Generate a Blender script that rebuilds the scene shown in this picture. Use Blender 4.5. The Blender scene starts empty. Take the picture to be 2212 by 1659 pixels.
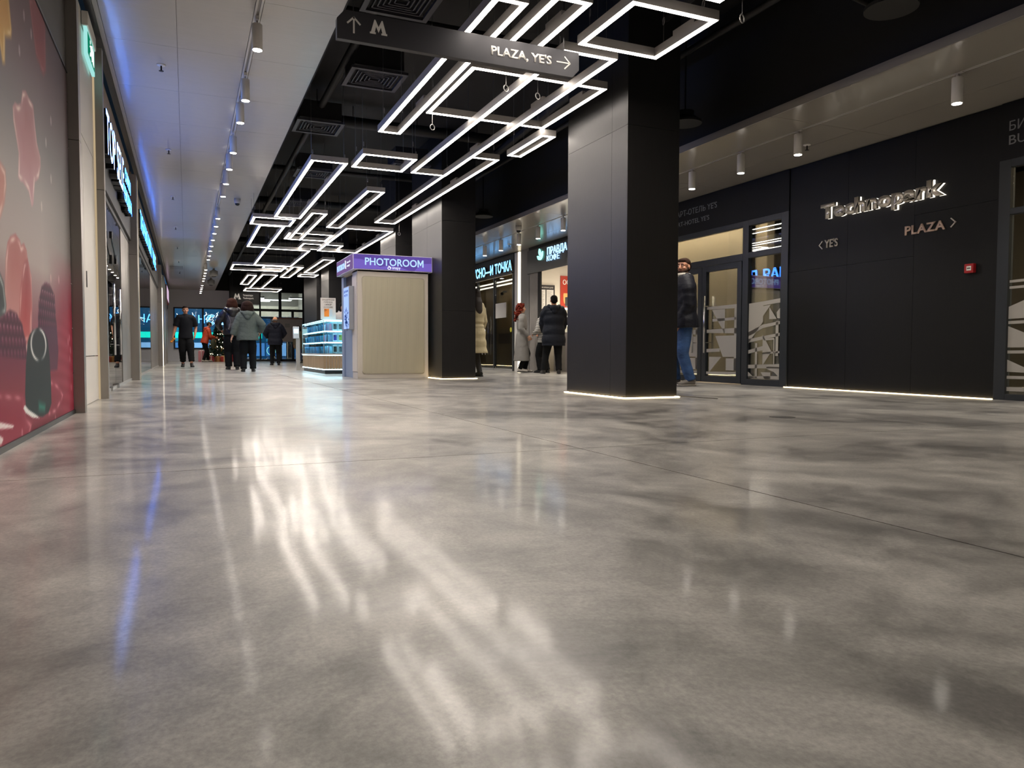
import bpy, bmesh, math, random
import numpy as np
from mathutils import Vector, Matrix
C = bpy.context.scene.collection
SC = bpy.context.scene
PI = math.pi
# ---------------------------------------------------------------- camera
cd = bpy.data.cameras.new('camera'); cam = bpy.data.objects.new('camera', cd); C.objects.link(cam)
cd.sensor_fit = 'HORIZONTAL'; cd.sensor_width = 36.0; cd.lens = 1605.0/2212*36.0
cd.clip_start = 0.02; cd.clip_end = 300
YAW = math.atan(702/1605); PIT = math.atan(68/1605); ROLL = 0.00206
fw = Vector((math.sin(YAW)*math.cos(PIT), math.cos(YAW)*math.cos(PIT), -math.sin(PIT)))
rt = Vector((math.cos(YAW), -math.sin(YAW), 0)); up = rt.cross(fw)
r2 = rt*math.cos(ROLL)+up*math.sin(ROLL); u2 = -rt*math.sin(ROLL)+up*math.cos(ROLL)
m = Matrix((r2, u2, -fw)).transposed().to_4x4(); m.translation = (0, 0, 0.46)
cam.matrix_world = m
SC.camera = cam
# ---------------------------------------------------------------- world, exposure
w = bpy.data.worlds.new('dusk'); SC.world = w; w.use_nodes = True
w.node_tree.nodes['Background'].inputs[0].default_value = (0.05, 0.10, 0.17, 1)
w.node_tree.nodes['Background'].inputs[1].default_value = 0.6
SC.view_settings.view_transform = 'Standard'; SC.view_settings.look = 'None'
SC.view_settings.exposure = 0.7; SC.view_settings.gamma = 1.0
SC.view_settings.use_curve_mapping = False
LED = 17.0        # emission of the ceiling light frames
SPOT_W = 62.0     # watts of one track spot
# ---------------------------------------------------------------- helpers
def lin(c):
    if isinstance(c, str):
        c = [int(c[i:i+2], 16)/255 for i in (0, 2, 4)]
    return tuple((x/12.92 if x <= .04045 else ((x+.055)/1.055)**2.4) for x in c)
MC = {}
def M(name, col='808080', rough=.5, metal=0., emit=None, es=0., spec=.5, noise=None, bump=None, coat=0., alpha=None, stretch=(1, 1, 1), coatr=.1):
    if name in MC: return MC[name]
    mt = bpy.data.materials.new(name); mt.use_nodes = True; MC[name] = mt
    nt = mt.node_tree; b = nt.nodes['Principled BSDF']; c = lin(col)
    b.inputs['Base Color'].default_value = (*c, 1); b.inputs['Roughness'].default_value = rough
    b.inputs['Metallic'].default_value = metal; b.inputs['Specular IOR Level'].default_value = spec
    b.inputs['Coat Weight'].default_value = coat; b.inputs['Coat Roughness'].default_value = coatr
    if emit:
        b.inputs['Emission Color'].default_value = (*lin(emit), 1); b.inputs['Emission Strength'].default_value = es
    if noise or bump:
        tc = nt.nodes.new('ShaderNodeTexCoord'); mp = nt.nodes.new('ShaderNodeMapping'); mp.inputs['Scale'].default_value = stretch
        nt.links.new(tc.outputs['Object'], mp.inputs[0])
    if noise:
        n = nt.nodes.new('ShaderNodeTexNoise'); n.inputs['Scale'].default_value = noise[0]; n.inputs['Detail'].default_value = 6
        nt.links.new(mp.outputs[0], n.inputs['Vector'])
        r = nt.nodes.new('ShaderNodeValToRGB'); a = noise[1]
        r.color_ramp.elements[0].position = .3; r.color_ramp.elements[1].position = .7
        r.color_ramp.elements[0].color = (*[x*(1-a) for x in c], 1); r.color_ramp.elements[1].color = (*[min(1, x*(1+a)) for x in c], 1)
        nt.links.new(n.outputs['Fac'], r.inputs[0]); nt.links.new(r.outputs[0], b.inputs['Base Color'])
    if bump:
        n2 = nt.nodes.new('ShaderNodeTexNoise'); n2.inputs['Scale'].default_value = bump[0]; n2.inputs['Detail'].default_value = 3
        nt.links.new(mp.outputs[0], n2.inputs['Vector'])
        bp = nt.nodes.new('ShaderNodeBump'); bp.inputs['Strength'].default_value = bump[1]; bp.inputs['Distance'].default_value = bump[2] if len(bump) > 2 else .01
        nt.links.new(n2.outputs['Fac'], bp.inputs['Height']); nt.links.new(bp.outputs[0], b.inputs['Normal'])
    return mt
def E(name, col='ffffff', s=1.):
    if name in MC: return MC[name]
    mt = bpy.data.materials.new(name); mt.use_nodes = True; MC[name] = mt
    nt = mt.node_tree; nt.nodes.clear(); o = nt.nodes.new('ShaderNodeOutputMaterial'); e = nt.nodes.new('ShaderNodeEmission')
    e.inputs[0].default_value = (*lin(col), 1); e.inputs[1].default_value = s; nt.links.new(e.outputs[0], o.inputs[0]); return mt
def glass(name, tint='ffffff', refl=1.0, base=.04, rough=0.0):
    if name in MC: return MC[name]
    mt = bpy.data.materials.new(name); mt.use_nodes = True; MC[name] = mt
    nt = mt.node_tree; nt.nodes.clear(); o = nt.nodes.new('ShaderNodeOutputMaterial')
    t = nt.nodes.new('ShaderNodeBsdfTransparent'); t.inputs[0].default_value = (*lin(tint), 1)
    g = nt.nodes.new('ShaderNodeBsdfGlossy'); g.inputs['Roughness'].default_value = rough
    lw = nt.nodes.new('ShaderNodeFresnel'); lw.inputs[0].default_value = 1.5
    mu = nt.nodes.new('ShaderNodeMath'); mu.operation = 'MULTIPLY_ADD'; mu.inputs[1].default_value = refl; mu.inputs[2].default_value = base; mu.use_clamp = True
    mx = nt.nodes.new('ShaderNodeMixShader'); nt.links.new(lw.outputs[0], mu.inputs[0]); nt.links.new(mu.outputs[0], mx.inputs[0])
    nt.links.new(t.outputs[0], mx.inputs[1]); nt.links.new(g.outputs[0], mx.inputs[2]); nt.links.new(mx.outputs[0], o.inputs[0]); return mt
class MB:
    def __init__(s): s.v = []; s.f = []; s.mi = []; s.cur = 0
    def quad(s, *p):
        i = len(s.v); s.v += [tuple(x) for x in p]; s.f.append(tuple(range(i, i+len(p)))); s.mi.append(s.cur); return s
    def box(s, x0, x1, y0, y1, z0, z1, R=None):
        i = len(s.v)
        P = [(x0, y0, z0), (x1, y0, z0), (x1, y1, z0), (x0, y1, z0), (x0, y0, z1), (x1, y0, z1), (x1, y1, z1), (x0, y1, z1)]
        if R is not None: P = [tuple(R @ Vector(p)) for p in P]
        s.v += P
        for f in ((0, 3, 2, 1), (4, 5, 6, 7), (0, 1, 5, 4), (1, 2, 6, 5), (2, 3, 7, 6), (3, 0, 4, 7)):
            s.f.append(tuple(i+k for k in f)); s.mi.append(s.cur)
        return s
    def prism(s, pts, fn, a, b):
        """pts: 2d outline (ccw); fn(u, v, w) -> xyz; w from a to b"""
        i = len(s.v); n = len(pts)
        s.v += [tuple(fn(u, v, a)) for u, v in pts]+[tuple(fn(u, v, b)) for u, v in pts]
        s.f.append(tuple(range(i+n-1, i-1, -1))); s.mi.append(s.cur); s.f.append(tuple(range(i+n, i+2*n))); s.mi.append(s.cur)
        for k in range(n):
            s.f.append((i+k, i+(k+1) % n, i+n+(k+1) % n, i+n+k)); s.mi.append(s.cur)
        return s
    def limb(s, pts, rad, side=(1, 0, 0), n=12, cap=True):
        """tube through pts; rad: number or (ra, rb) per point; ra along side"""
        pts = [Vector(p) for p in pts]; side = Vector(side); i0 = len(s.v); L = len(pts); pu = None
        for k, p in enumerate(pts):
            t = (pts[min(k+1, L-1)]-pts[max(k-1, 0)])
            t = t.normalized() if t.length > 1e-9 else Vector((0, 0, 1))
            u = (pu if pu is not None else side); u = u-t*u.dot(t)
            if u.length < 1e-4: u = t.orthogonal()
            u.normalize(); pu = u; v = t.cross(u)
            r = rad[k] if isinstance(rad, (list, tuple)) else rad
            ra, rb = (r if isinstance(r, (list, tuple)) else (r, r))
            for j in range(n):
                a = 2*PI*j/n; s.v.append(tuple(p+u*(ra*math.cos(a))+v*(rb*math.sin(a))))
        for k in range(L-1):
            for j in range(n):
                s.f.append((i0+k*n+j, i0+k*n+(j+1) % n, i0+(k+1)*n+(j+1) % n, i0+(k+1)*n+j)); s.mi.append(s.cur)
        if cap:
            s.f.append(tuple(i0+j for j in reversed(range(n)))); s.mi.append(s.cur)
            s.f.append(tuple(i0+(L-1)*n+j for j in range(n))); s.mi.append(s.cur)
        return s
    def ball(s, c, r, n=12, R=None):
        c = Vector(c); rx, ry, rz = r if isinstance(r, (tuple, list)) else (r, r, r); i0 = len(s.v); m_ = max(4, n//2)
        def T(x, y, z):
            q = Vector((x*rx, y*ry, z*rz)); return tuple(c+(R @ q if R is not None else q))
        s.v.append(T(0, 0, -1))
        for k in range(1, m_):
            a = -PI/2+PI*k/m_
            for j in range(n): b = 2*PI*j/n; s.v.append(T(math.cos(a)*math.cos(b), math.cos(a)*math.sin(b), math.sin(a)))
        s.v.append(T(0, 0, 1)); e = len(s.v)-1
        for j in range(n):
            s.f.append((i0, i0+1+(j+1) % n, i0+1+j)); s.mi.append(s.cur); b = i0+1+(m_-2)*n
            s.f.append((b+j, b+(j+1) % n, e)); s.mi.append(s.cur)
        for k in range(m_-2):
            for j in range(n):
                b = i0+1+k*n; s.f.append((b+j, b+(j+1) % n, b+n+(j+1) % n, b+n+j)); s.mi.append(s.cur)
        return s
    def lathe(s, prof, c=(0, 0, 0), n=16):
        i0 = len(s.v)
        for r, z in prof:
            for j in range(n): a = 2*PI*j/n; s.v.append((c[0]+r*math.cos(a), c[1]+r*math.sin(a), c[2]+z))
        for k in range(len(prof)-1):
            for j in range(n):
                s.f.append((i0+k*n+j, i0+k*n+(j+1) % n, i0+(k+1)*n+(j+1) % n, i0+(k+1)*n+j)); s.mi.append(s.cur)
        s.f.append(tuple(i0+j for j in reversed(range(n)))); s.mi.append(s.cur)
        s.f.append(tuple(i0+(len(prof)-1)*n+j for j in range(n))); s.mi.append(s.cur)
        return s
    def mesh(s, name):
        me = bpy.data.meshes.new(name); me.from_pydata(s.v, [], s.f)
        if any(s.mi): me.polygons.foreach_set('material_index', s.mi)
        me.update(); return me
    def build(s, name, mat, parent=None, smooth=False, bevel=0, loc=None):
        me = s.mesh(name)
        for x in (mat if isinstance(mat, (list, tuple)) else [mat]): me.materials.append(x)
        if smooth: me.polygons.foreach_set('use_smooth', [True]*len(me.polygons))
        o = bpy.data.objects.new(name, me); C.objects.link(o)
        if loc: o.location = loc
        if parent: o.parent = parent
        if bevel:
            b = o.modifiers.new('bevel', 'BEVEL'); b.width = bevel; b.segments = 2; b.limit_method = 'ANGLE'
        return o
def tag(o, label=None, cat=None, group=None, kind=None):
    if label: o['label'] = label
    if cat: o['category'] = cat
    if group: o['group'] = group
    if kind: o['kind'] = kind
    return o
def thing(name, label, cat, loc=(0, 0, 0), rz=0, group=None):
    o = bpy.data.objects.new(name, None); C.objects.link(o); o.location = loc; o.rotation_euler = (0, 0, rz); o.empty_display_size = .1
    return tag(o, label, cat, group)
def struct(name, loc=(0, 0, 0)):
    o = bpy.data.objects.new(name, None); C.objects.link(o); o.location = loc; o['kind'] = 'structure'; return o
def bx(*a): return MB().box(*a)
def share(o, parent, loc, rot=None, label=None, scale=None):
    c = o.copy(); C.objects.link(c); c.parent = parent; c.location = loc
    if rot: c.rotation_euler = rot
    if scale: c.scale = scale
    if label: c['label'] = label
    return c
def clone(root, loc, label=None, rz=None, group=None):
    r = root.copy(); C.objects.link(r); r.location = loc
    if rz is not None: r.rotation_euler = (0, 0, rz)
    if label: r['label'] = label
    for ch in list(root.children):
        c = ch.copy(); C.objects.link(c); c.parent = r
        for g in ch.children:
            d = g.copy(); C.objects.link(d); d.parent = c
    return r
def grid_parts(name, xs, zs, mk, mat, parent, gap=.003):
    """rectangular panels between consecutive breaks, each a part"""
    for i in range(len(xs)-1):
        for j in range(len(zs)-1):
            mk(xs[i]+gap, xs[i+1]-gap, zs[j]+gap, zs[j+1]-gap).build(name, mat, parent)
# ---- lettering
def _textmesh(s, bold):
    c = bpy.data.curves.new('t', 'FONT'); c.body = s; c.size = 1; c.offset = bold; c.resolution_u = 3
    o = bpy.data.objects.new('t', c); C.objects.link(o); bpy.context.view_layer.update()
    dg = bpy.context.evaluated_depsgraph_get(); me = bpy.data.meshes.new_from_object(o.evaluated_get(dg))
    bpy.data.objects.remove(o); v = np.array([q.co[:2] for q in me.vertices]) if len(me.vertices) else np.zeros((1, 2)); return me, v
def letters(s, org, u, v, width, cap, depth, mat, parent, name='letter', bold=0.0, single=True, sidemat=None, face_off=0., ref=None):
    """s set along u from org (left end of the base line); cap = capital height"""
    u = Vector(u); v = Vector(v); n = u.cross(v); org = Vector(org)
    mh, vh = _textmesh('H', bold); ch = vh[:, 1].max()-vh[:, 1].min()
    mf, vf = _textmesh(s, bold); x0, x1 = vf[:, 0].min(), vf[:, 0].max(); sx = width/(x1-x0); sy = cap/ch
    def put(me, dx):
        bm = bmesh.new(); bm.from_mesh(me); bmesh.ops.remove_doubles(bm, verts=bm.verts, dist=1e-5)
        fs = bm.faces[:]
        r = bmesh.ops.extrude_face_region(bm, geom=fs)
        vs = set(e for e in r['geom'] if isinstance(e, bmesh.types.BMVert))
        top = [e for e in r['geom'] if isinstance(e, bmesh.types.BMFace)]
        for q in bm.verts:
            w_ = depth if q in vs else 0.
            p = org+u*((q.co.x+dx-x0)*sx)+v*(q.co.y*sy)+n*(w_+face_off); q.co = p
        bmesh.ops.recalc_face_normals(bm, faces=bm.faces[:])
        out = bpy.data.meshes.new(name); mats = [mat] + ([sidemat] if sidemat else [])
        if sidemat:
            for f in bm.faces: f.material_index = 1
            for f in top: f.material_index = 0
        bm.to_mesh(out); bm.free()
        for x in mats: out.materials.append(x)
        o = bpy.data.objects.new(name, out); C.objects.link(o); o.parent = parent; return o
    if not single: return put(mf, 0.)
    outs = []
    def custom_m(vc):
        a, b, c_, d = vc[:, 0].min(), vc[:, 0].max(), vc[:, 1].min(), vc[:, 1].max(); s_ = (b-a)*.19; mx = (a+b)/2
        P = [(a, c_), (a+s_, c_), (a+s_, d-(d-c_)*.33), (mx-s_*.35, c_+(d-c_)*.22), (mx+s_*.35, c_+(d-c_)*.22), (b-s_, d-(d-c_)*.33), (b-s_, c_), (b, c_), (b, d), (b-s_*1.05, d), (mx, c_+(d-c_)*.48), (a+s_*1.05, d), (a, d)]
        me = bpy.data.meshes.new('m'); me.from_pydata([(x, y, 0) for x, y in P], [], [tuple(range(len(P)))]); return me
    for i, chh in enumerate(s):
        if chh == ' ': continue
        _, vp = _textmesh(s[:i+1], bold); mc, vc = _textmesh(chh, bold)
        dx_ = vp[:, 0].max()-vc[:, 0].max()
        if chh in 'MМ': mc = custom_m(vc)
        outs.append(put(mc, dx_))
    return outs
RX = dict(u=(0, -1, 0), v=(0, 0, 1))   # on the right-hand wall, read from inside
LX = dict(u=(0, 1, 0), v=(0, 0, 1))    # on the left-hand wall
FR = dict(u=(1, 0, 0), v=(0, 0, 1))    # facing the camera end
def nth(n):
    if n <= 26: return ORD[n-1]
    tens = {2: 'twenty', 3: 'thirty', 4: 'forty'}; t_, u_ = divmod(n, 10)
    return {2: 'twentieth', 3: 'thirtieth', 4: 'fortieth'}[t_] if u_ == 0 else tens[t_]+'-'+ORD[u_-1]
ORD = ['first', 'second', 'third', 'fourth', 'fifth', 'sixth', 'seventh', 'eighth', 'ninth', 'tenth', 'eleventh', 'twelfth', 'thirteenth', 'fourteenth', 'fifteenth', 'sixteenth', 'seventeenth', 'eighteenth', 'nineteenth', 'twentieth', 'twenty-first', 'twenty-second', 'twenty-third', 'twenty-fourth', 'twenty-fifth', 'twenty-sixth']
# ---------------------------------------------------------------- materials
black = M('black ceiling paint', '0b0b0d', .75)
blackgloss = M('black metal', '101114', .35)
laminate = M('dark linen laminate', '1e1d1d', .42, spec=.4, noise=(60, .10), bump=(260, .25, .002), stretch=(1, 1, .05))
laminate2 = M('near black laminate', '0d0d0e', .5, spec=.25, noise=(60, .10), bump=(260, .25, .002), stretch=(1, 1, .05))
dframe = M('anthracite frame', '23272c', .38)
alu = M('satin aluminium', 'b9b7b4', .42, .7)
steel = M('brushed steel', 'a39e98', .36, .75, bump=(90, .12, .004), stretch=(1, 1, .06), noise=(3, .12))
chrome = M('chrome', 'c8c8c8', .15, 1.)
whitep = M('white paint', 'd9d5cf', .5)
ceilm = M('glossy ceiling panel', 'aaa6a2', .31, bump=(1.6, .38, .02), stretch=(1, 3, 1), coat=.3, coatr=.12)
soff = M('soffit panel', '96918a', .26, coat=.2, bump=(1.1, .12, .02))
greywall = M('grey plaster', 'dadadf', .8)
ledm = E('led diffuser', 'fff3e6', LED)
warmled = E('warm base light', 'ffe2ae', 8.)
shopglass = glass('shop glass', 'cdd6d8', 1.1, .06)
clear = glass('clear glass', 'f2f6f6', .8, .01)
floorm = bpy.data.materials.new('polished concrete'); floorm.use_nodes = True
def _floor():
    nt = floorm.node_tree; b = nt.nodes['Principled BSDF']; N = nt.nodes.new; L = nt.links.new
    g = N('ShaderNodeNewGeometry'); mp = N('ShaderNodeMapping'); mp.inputs['Scale'].default_value = (1, .8, 1); L(g.outputs['Position'], mp.inputs[0])
    def noise(sc, det, ro=.55, dist=0.):
        n = N('ShaderNodeTexNoise'); n.inputs['Scale'].default_value = sc; n.inputs['Detail'].default_value = det; n.inputs['Roughness'].default_value = ro; n.inputs['Distortion'].default_value = dist; L(mp.outputs[0], n.inputs['Vector']); return n
    a = noise(.9, 8, .66, .9); c = noise(4.5, 8, .68, .5); f = noise(110, 4, .7)
    r = N('ShaderNodeValToRGB'); r.color_ramp.elements[0].position = .40; r.color_ramp.elements[1].position = .62
    r.color_ramp.elements[0].color = (*lin('686562'), 1); r.color_ramp.elements[1].color = (*lin('bdb9b1'), 1)
    mixf = N('ShaderNodeMix'); mixf.data_type = 'FLOAT'; mixf.inputs[0].default_value = .38; L(a.outputs['Fac'], mixf.inputs[2]); L(c.outputs['Fac'], mixf.inputs[3]); L(mixf.outputs[0], r.inputs[0])
    sp = N('ShaderNodeMix'); sp.data_type = 'RGBA'; sp.blend_type = 'OVERLAY'; sp.inputs[0].default_value = .55; L(r.outputs[0], sp.inputs[6]); L(f.outputs['Fac'], sp.inputs[7]); L(sp.outputs[2], b.inputs['Base Color'])
    rr = N('ShaderNodeMapRange'); rr.inputs[1].default_value = .3; rr.inputs[2].default_value = .7; rr.inputs[3].default_value = .30; rr.inputs[4].default_value = .42; L(c.outputs['Fac'], rr.inputs[0]); L(rr.outputs[0], b.inputs['Roughness'])
    b.inputs['Specular IOR Level'].default_value = .45
    b.inputs['Coat Weight'].default_value = .34; b.inputs['Coat Roughness'].default_value = .085; b.inputs['Coat IOR'].default_value = 1.45
    fb = noise(420, 2); bp = N('ShaderNodeBump'); bp.inputs['Strength'].default_value = .028; bp.inputs['Distance'].default_value = .001; L(fb.outputs['Fac'], bp.inputs['Height'])
    lb = noise(2.2, 2); bp2 = N('ShaderNodeBump'); bp2.inputs['Strength'].default_value = .008; bp2.inputs['Distance'].default_value = .01; L(lb.outputs['Fac'], bp2.inputs['Height']); L(bp.outputs[0], bp2.inputs['Normal'])
    L(bp2.outputs[0], b.inputs['Normal']); L(bp2.outputs[0], b.inputs['Coat Normal'])
_floor()
# ================================================================ SETTING
Y0, Y1 = -7.0, 39.2
fl = struct('floor')
bx(-1.0, 12, Y0, 60, -.3, -.012).build('screed', M('joint filler', '8f8a80', .6), fl)
for xa, xb in ((-.98, 1.722), (1.728, 4.337), (4.343, 6.947), (6.953, 12)):
    for ya, yb in ((Y0, 3.127), (3.133, 9.127), (9.133, 15.127), (15.133, 21.127), (21.133, 27.127), (27.133, 33.127), (33.133, 39.3)):
        bx(xa, xb, ya, yb, -.012, 0).build('slab', floorm, fl)
# ---- left ceiling of white panels
cl = struct('ceiling')
bx(-.70, 1.29, Y0, Y1, 3.475, 3.6).build('ceiling_backing', M('backing grey', '5a5856', .8), cl)
def pan(w_, l_):
    return MB().box(0, w_, 0, l_, 0, .022)
cols = [(-.656, -.0415), (-.0385, .585), (.655, 1.30)]
for xa, xb in cols:
    src = None
    y = 6.80-1.34*10
    while y < Y1:
        l_ = min(1.337, Y1-y)
        if src is None or l_ < 1.336:
            o = pan(xb-xa, l_).build('panel', ceilm, cl); o.location = (xa, y+.003, 3.45)
            if src is None: src = o
        else: share(src, cl, (xa, y+.003, 3.45))
        y += 1.34
bx(-.70, -.66, Y0, Y1, 3.448, 3.476).build('panel', ceilm, cl)
t1 = struct('trim_1')          # dark edge profile beside the left ceiling
bx(-.765, -.702, Y0, Y1, 3.44, 3.52).build('profile', M('blue black profile', '1d2026', .3, coat=.3), t1)
tr = struct('trim_2')          # edge of the white ceiling towards the black one
bx(1.30, 1.312, Y0, Y1, 3.445, 4.3).build('fascia', black, tr)
cb = struct('ceiling_black'); cb.name = 'ceiling.001'
bx(1.3, 5.66, Y0, Y1, 4.30, 4.4).build('slab', black, cb)
# ---- right soffit
cr = struct('ceiling'); sy = [Y0, -2.6, .3, 3.2, 6.1, 9.0, 11.9, 14.8, 17.7, 20.6, 23.5, 26.4, 29.3, 32.2, 35.1, Y1]
for a, b in zip(sy, sy[1:]):
    bx(5.62, 6.225, a+.003, b-.003, 2.92, 2.94).build('panel', soff, cr)
    bx(6.275, 6.83, a+.003, b-.003, 2.92, 2.94).build('panel', soff, cr)
    bx(6.836, 7.44, a+.003, b-.003, 2.92, 2.94).build('panel', soff, cr)
bx(5.66, 12, Y0, Y1, 2.97, 3.1).build('ceiling_backing', black, cr)
t3 = struct('trim_3')
for a, b in zip(sy, sy[1:]):
    bx(5.60, 5.618, a+.003, b-.003, 2.915, 2.995).build('edge_strip', M('grey edge strip', '807b77', .4), t3)
bx(5.625, 5.655, Y0, Y1, 2.95, 4.3).build('fascia', black, t3)
# ---- walls far behind and beside everything
wl = struct('wall_left')
bx(-1.0, -.93, Y0, Y1, 0, 4.4).build('backing', M('shop back wall', '3a3836', .8), wl)
bx(-1.0, -.78, Y0, 6.38, 2.515, 3.47).build('upper_panel', M('dark grey board', '474442', .55), wl)
bx(-1.0, -.80, Y0, 6.38, 0, 2.49).build('lower_board', M('board', '55504d', .6), wl)
bx(-.78, -.770, Y0, 6.375, 2.497, 2.518).build('trim_strip', blackgloss, wl)
bx(-.797, -.767, Y0, 6.375, 0, .03).build('floor_strip', blackgloss, wl)
whp = M('white wall panel', 'd8d3cc', .5)
for a, b, z0, z1 in ((6.5, 8.22, 0.004, .42), (6.5, 7.33, .424, 2.30), (7.336, 8.22, .424, 2.30), (6.5, 8.22, 2.304, 3.40)):
    bx(-.93, -.79, a, b, z0, z1-.003).build('panel', whp, wl)
bx(-.792, -.784, 7.42, 7.45, 1.02, 1.16).build('recessed_pull', blackgloss, wl)
# steel posts along the left shop fronts
vstrip = E('edge light strip', 'ffe2b4', .3); vstrip2 = E('bright edge light', 'fff0d8', 2.2)
def post(y, x0, label, h=3.36, th=.10, led=None, col=steel):
    t = thing('steel_post', label, 'post', (x0, y, 0), 0, 'steel posts between the left shop fronts')
    w_ = -.705-x0
    MB().box(0, w_, 0, th, 0, 2.02).build('cladding', col, t, bevel=.002); MB().box(0, w_, 0, th, 2.024, h).build('cladding', col, t, bevel=.002)
    if led: MB().box(w_-.012, w_+.004, -.014 if led[0] == 'front' else th, 0 if led[0] == 'front' else th+.014, .0, h-.02).build('light_strip', led[1], t)
    return t
post(6.385, -.785, 'wide brushed steel post beside the berry poster', 3.46, .11)
p = post(8.23, -.79, 'narrow steel post with pale lit edge beside the white wall panel', 3.37, .09)
bx(.0, .016, -.012, 0, 0, 3.3).build('light_strip', vstrip, p)
post(13.45, -.90, 'steel post between the first and the second shop front', 3.30, .34, ('back', vstrip))
post(26.0, -.90, 'steel post just before the bright vertical light', 3.2, .5)
p = thing('light_column', 'bright vertical light strip on the left shop front wall', 'light', (-.72, 26.9, 0)); MB().box(-.15, .01, 0, .5, 0, 2.55).build('diffuser', vstrip2, p); MB().box(-.16, .012, .5, .56, 0, 2.9).build('housing', steel, p)
post(28.4, -.90, 'steel post behind the bright vertical light', 3.1, 2.4)
post(32.4, -.90, 'last steel post before the end wall', 3.1, .6)
# shop fronts on the left
darkband = M('graphite fascia board', '2e2f33', .4); oak = M('warm beige board', 'a08b70', .5, noise=(8, .1))
def shopfront(n, ya, yb, ys, zb, zt, label):
    t = struct('window_%d' % n)
    bx(-.93, -.79, ya, ys, zb, zt).build('fascia_board', darkband, t)
    bx(-.93, -.80, ya, ys, zt, 3.42).build('upper_board', oak, t)
    bx(-.86, -.82, ya, ys, zb-.06, zb).build('head_rail', blackgloss, t)
    bx(-.86, -.815, ya, ys, 0, .035).build('floor_rail', alu, t)
    return t
w1 = shopfront(1, 8.33, 11.75, 13.45, 2.24, 2.92, '')
for a, b in ((8.34, 9.62), (9.63, 10.68), (10.69, 11.74)):
    bx(-.842, -.832, a, b, .04, 2.18).build('pane', shopglass, w1)
for a, b in ((11.76, 12.55), (12.56, 13.44)):
    bx(-.93, -.825, a, b, 0, 2.18).build('steel_panel', steel, w1)
w2 = shopfront(2, 13.83, 21.0, 26.0, 2.46, 2.92, '')
for a, b in ((13.84, 16.1), (16.11, 18.4), (18.41, 20.9)):
    bx(-.842, -.832, a, b, .04, 2.40).build('pane', shopglass, w2)
for a, b in ((20.95, 23.4), (23.42, 25.98)):
    bx(-.93, -.825, a, b, 0, 2.40).build('steel_panel', steel, w2)
w3 = shopfront(3, 33.0, 39.1, 39.1, 2.5, 2.95, '')
bx(-.842, -.832, 33.0, 39.1, .04, 2.44).build('pane', shopglass, w3)
# closers, pull bars and floor hinges of the first shop's glass doors
t = bpy.data.objects.new('door_hardware', None); C.objects.link(t); t.location = (-.80, 10.3, 0); t.parent = w1
for yy in (-.10, .78):
    MB().limb([(0, yy, .42), (0, yy, 1.28)], .016, n=10).build('pull_bar', chrome, t, True)
    for z in (.55, 1.15): MB().limb([(-.035, yy, z), (0, yy, z)], .008, n=8).build('standoff', chrome, t)
for yy in (-.5, .33, .40): MB().box(-.045, .0, yy, yy+.09, 0, .05).build('floor_hinge', chrome, t)
t = bpy.data.objects.new('door_closer', None); C.objects.link(t); t.location = (-.80, 10.0, 1.80); t.parent = w1
MB().box(-.02, .01, 0, .05, 0, .08).build('body', blackgloss, t); MB().limb([(0, .03, .0), (0, .6, -.18)], .008, n=6).build('arm', blackgloss, t)
MB().box(-.02, .01, .58, .64, -.24, -.13).build('bracket', blackgloss, t)
# ---- black columns
def column(y0, y1, label, seamy, seamz, zf=None, x0=4.05, wd=.62):
    t = thing('column', label, 'column', (x0, y0, 0), 0, 'black columns along the hall'); d = y1-y0
    MB().box(.012, wd-.012, .012, d-.012, 0, 4.3).build('core', black, t)
    zs = [.014, seamz, 2.73, 4.29] if seamz else [.014, 2.73, 4.29]
    ys = [0.012, seamy-y0, d-.012] if y0 < seamy < y1 else [.012, d-.012]
    for a, b in zip(ys, ys[1:]):
        for c, e in zip(zs, zs[1:]):
            MB().box(0, .014, a+.0015, b-.0015, c+.0015, e-.0015).build('panel', laminate, t)
            MB().box(wd-.014, wd, a+.0015, b-.0015, c+.0015, e-.0015).build('panel', laminate, t)
    for c, e in zip(zs, zs[1:]):
        MB().box(0, wd, -.002, .012, c+.0015, e-.0015).build('panel', laminate, t)
        MB().box(0, wd, d-.012, d+.002, c+.0015, e-.0015).build('panel', laminate, t)
    s = .026
    for q in ((-s, wd+s, -s, 0), (-s, wd+s, d, d+s), (-s, 0, 0, d), (wd, wd+s, 0, d)):
        MB().box(*q, 0, .007).build('base_light', warmled, t)
    return t
column(6.40, 7.66, 'nearest black square column, in the middle of the hall', 6.70, None)
column(12.29, 14.12, 'black column directly behind the beige photo booth', 13.14, 1.184)
column(15.38, 16.70, 'black column seen above the photo booth, third from the camera', 0, 1.184)
column(23.4, 24.8, 'black column behind the glass display counter', 0, 1.184)
column(25.76, 28.7, 'farthest black column, beside the glass entrance', 0, 1.184)
# ---- right wall, dark panelled part
wr = struct('wall_right')
bx(7.44, 7.6, 4.88, 7.70, 0, 2.93).build('backing', black, wr)
for a, b, zz in ((4.885, 5.83, 1.99), (5.83, 6.74, 1.54), (6.74, 7.70, 1.54)):
    for c, e in ((.014, zz), (zz, 2.915)):
        bx(7.42, 7.44, a+.0015, b-.0015, c+.0015, e-.0015).build('panel', laminate2, wr)
bx(7.398, 7.42, 4.90, 7.74, 0, .006).build('base_light', warmled, wr)
bx(7.405, 7.44, 7.70, 15.96, 2.36, 2.915).build('panel', laminate2, wr)
bx(7.44, 7.6, 7.70, 15.96, 2.36, 2.93).build('backing', black, wr)
bx(7.405, 7.44, 1.0, 4.88, 2.36, 2.915).build('panel', laminate2, wr)
bx(7.44, 7.6, Y0, 4.88, 2.36, 2.93).build('backing', black, wr)
bx(7.42, 7.6, Y0, 1.0, 0, 2.93).build('panel', laminate2, wr)
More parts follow.
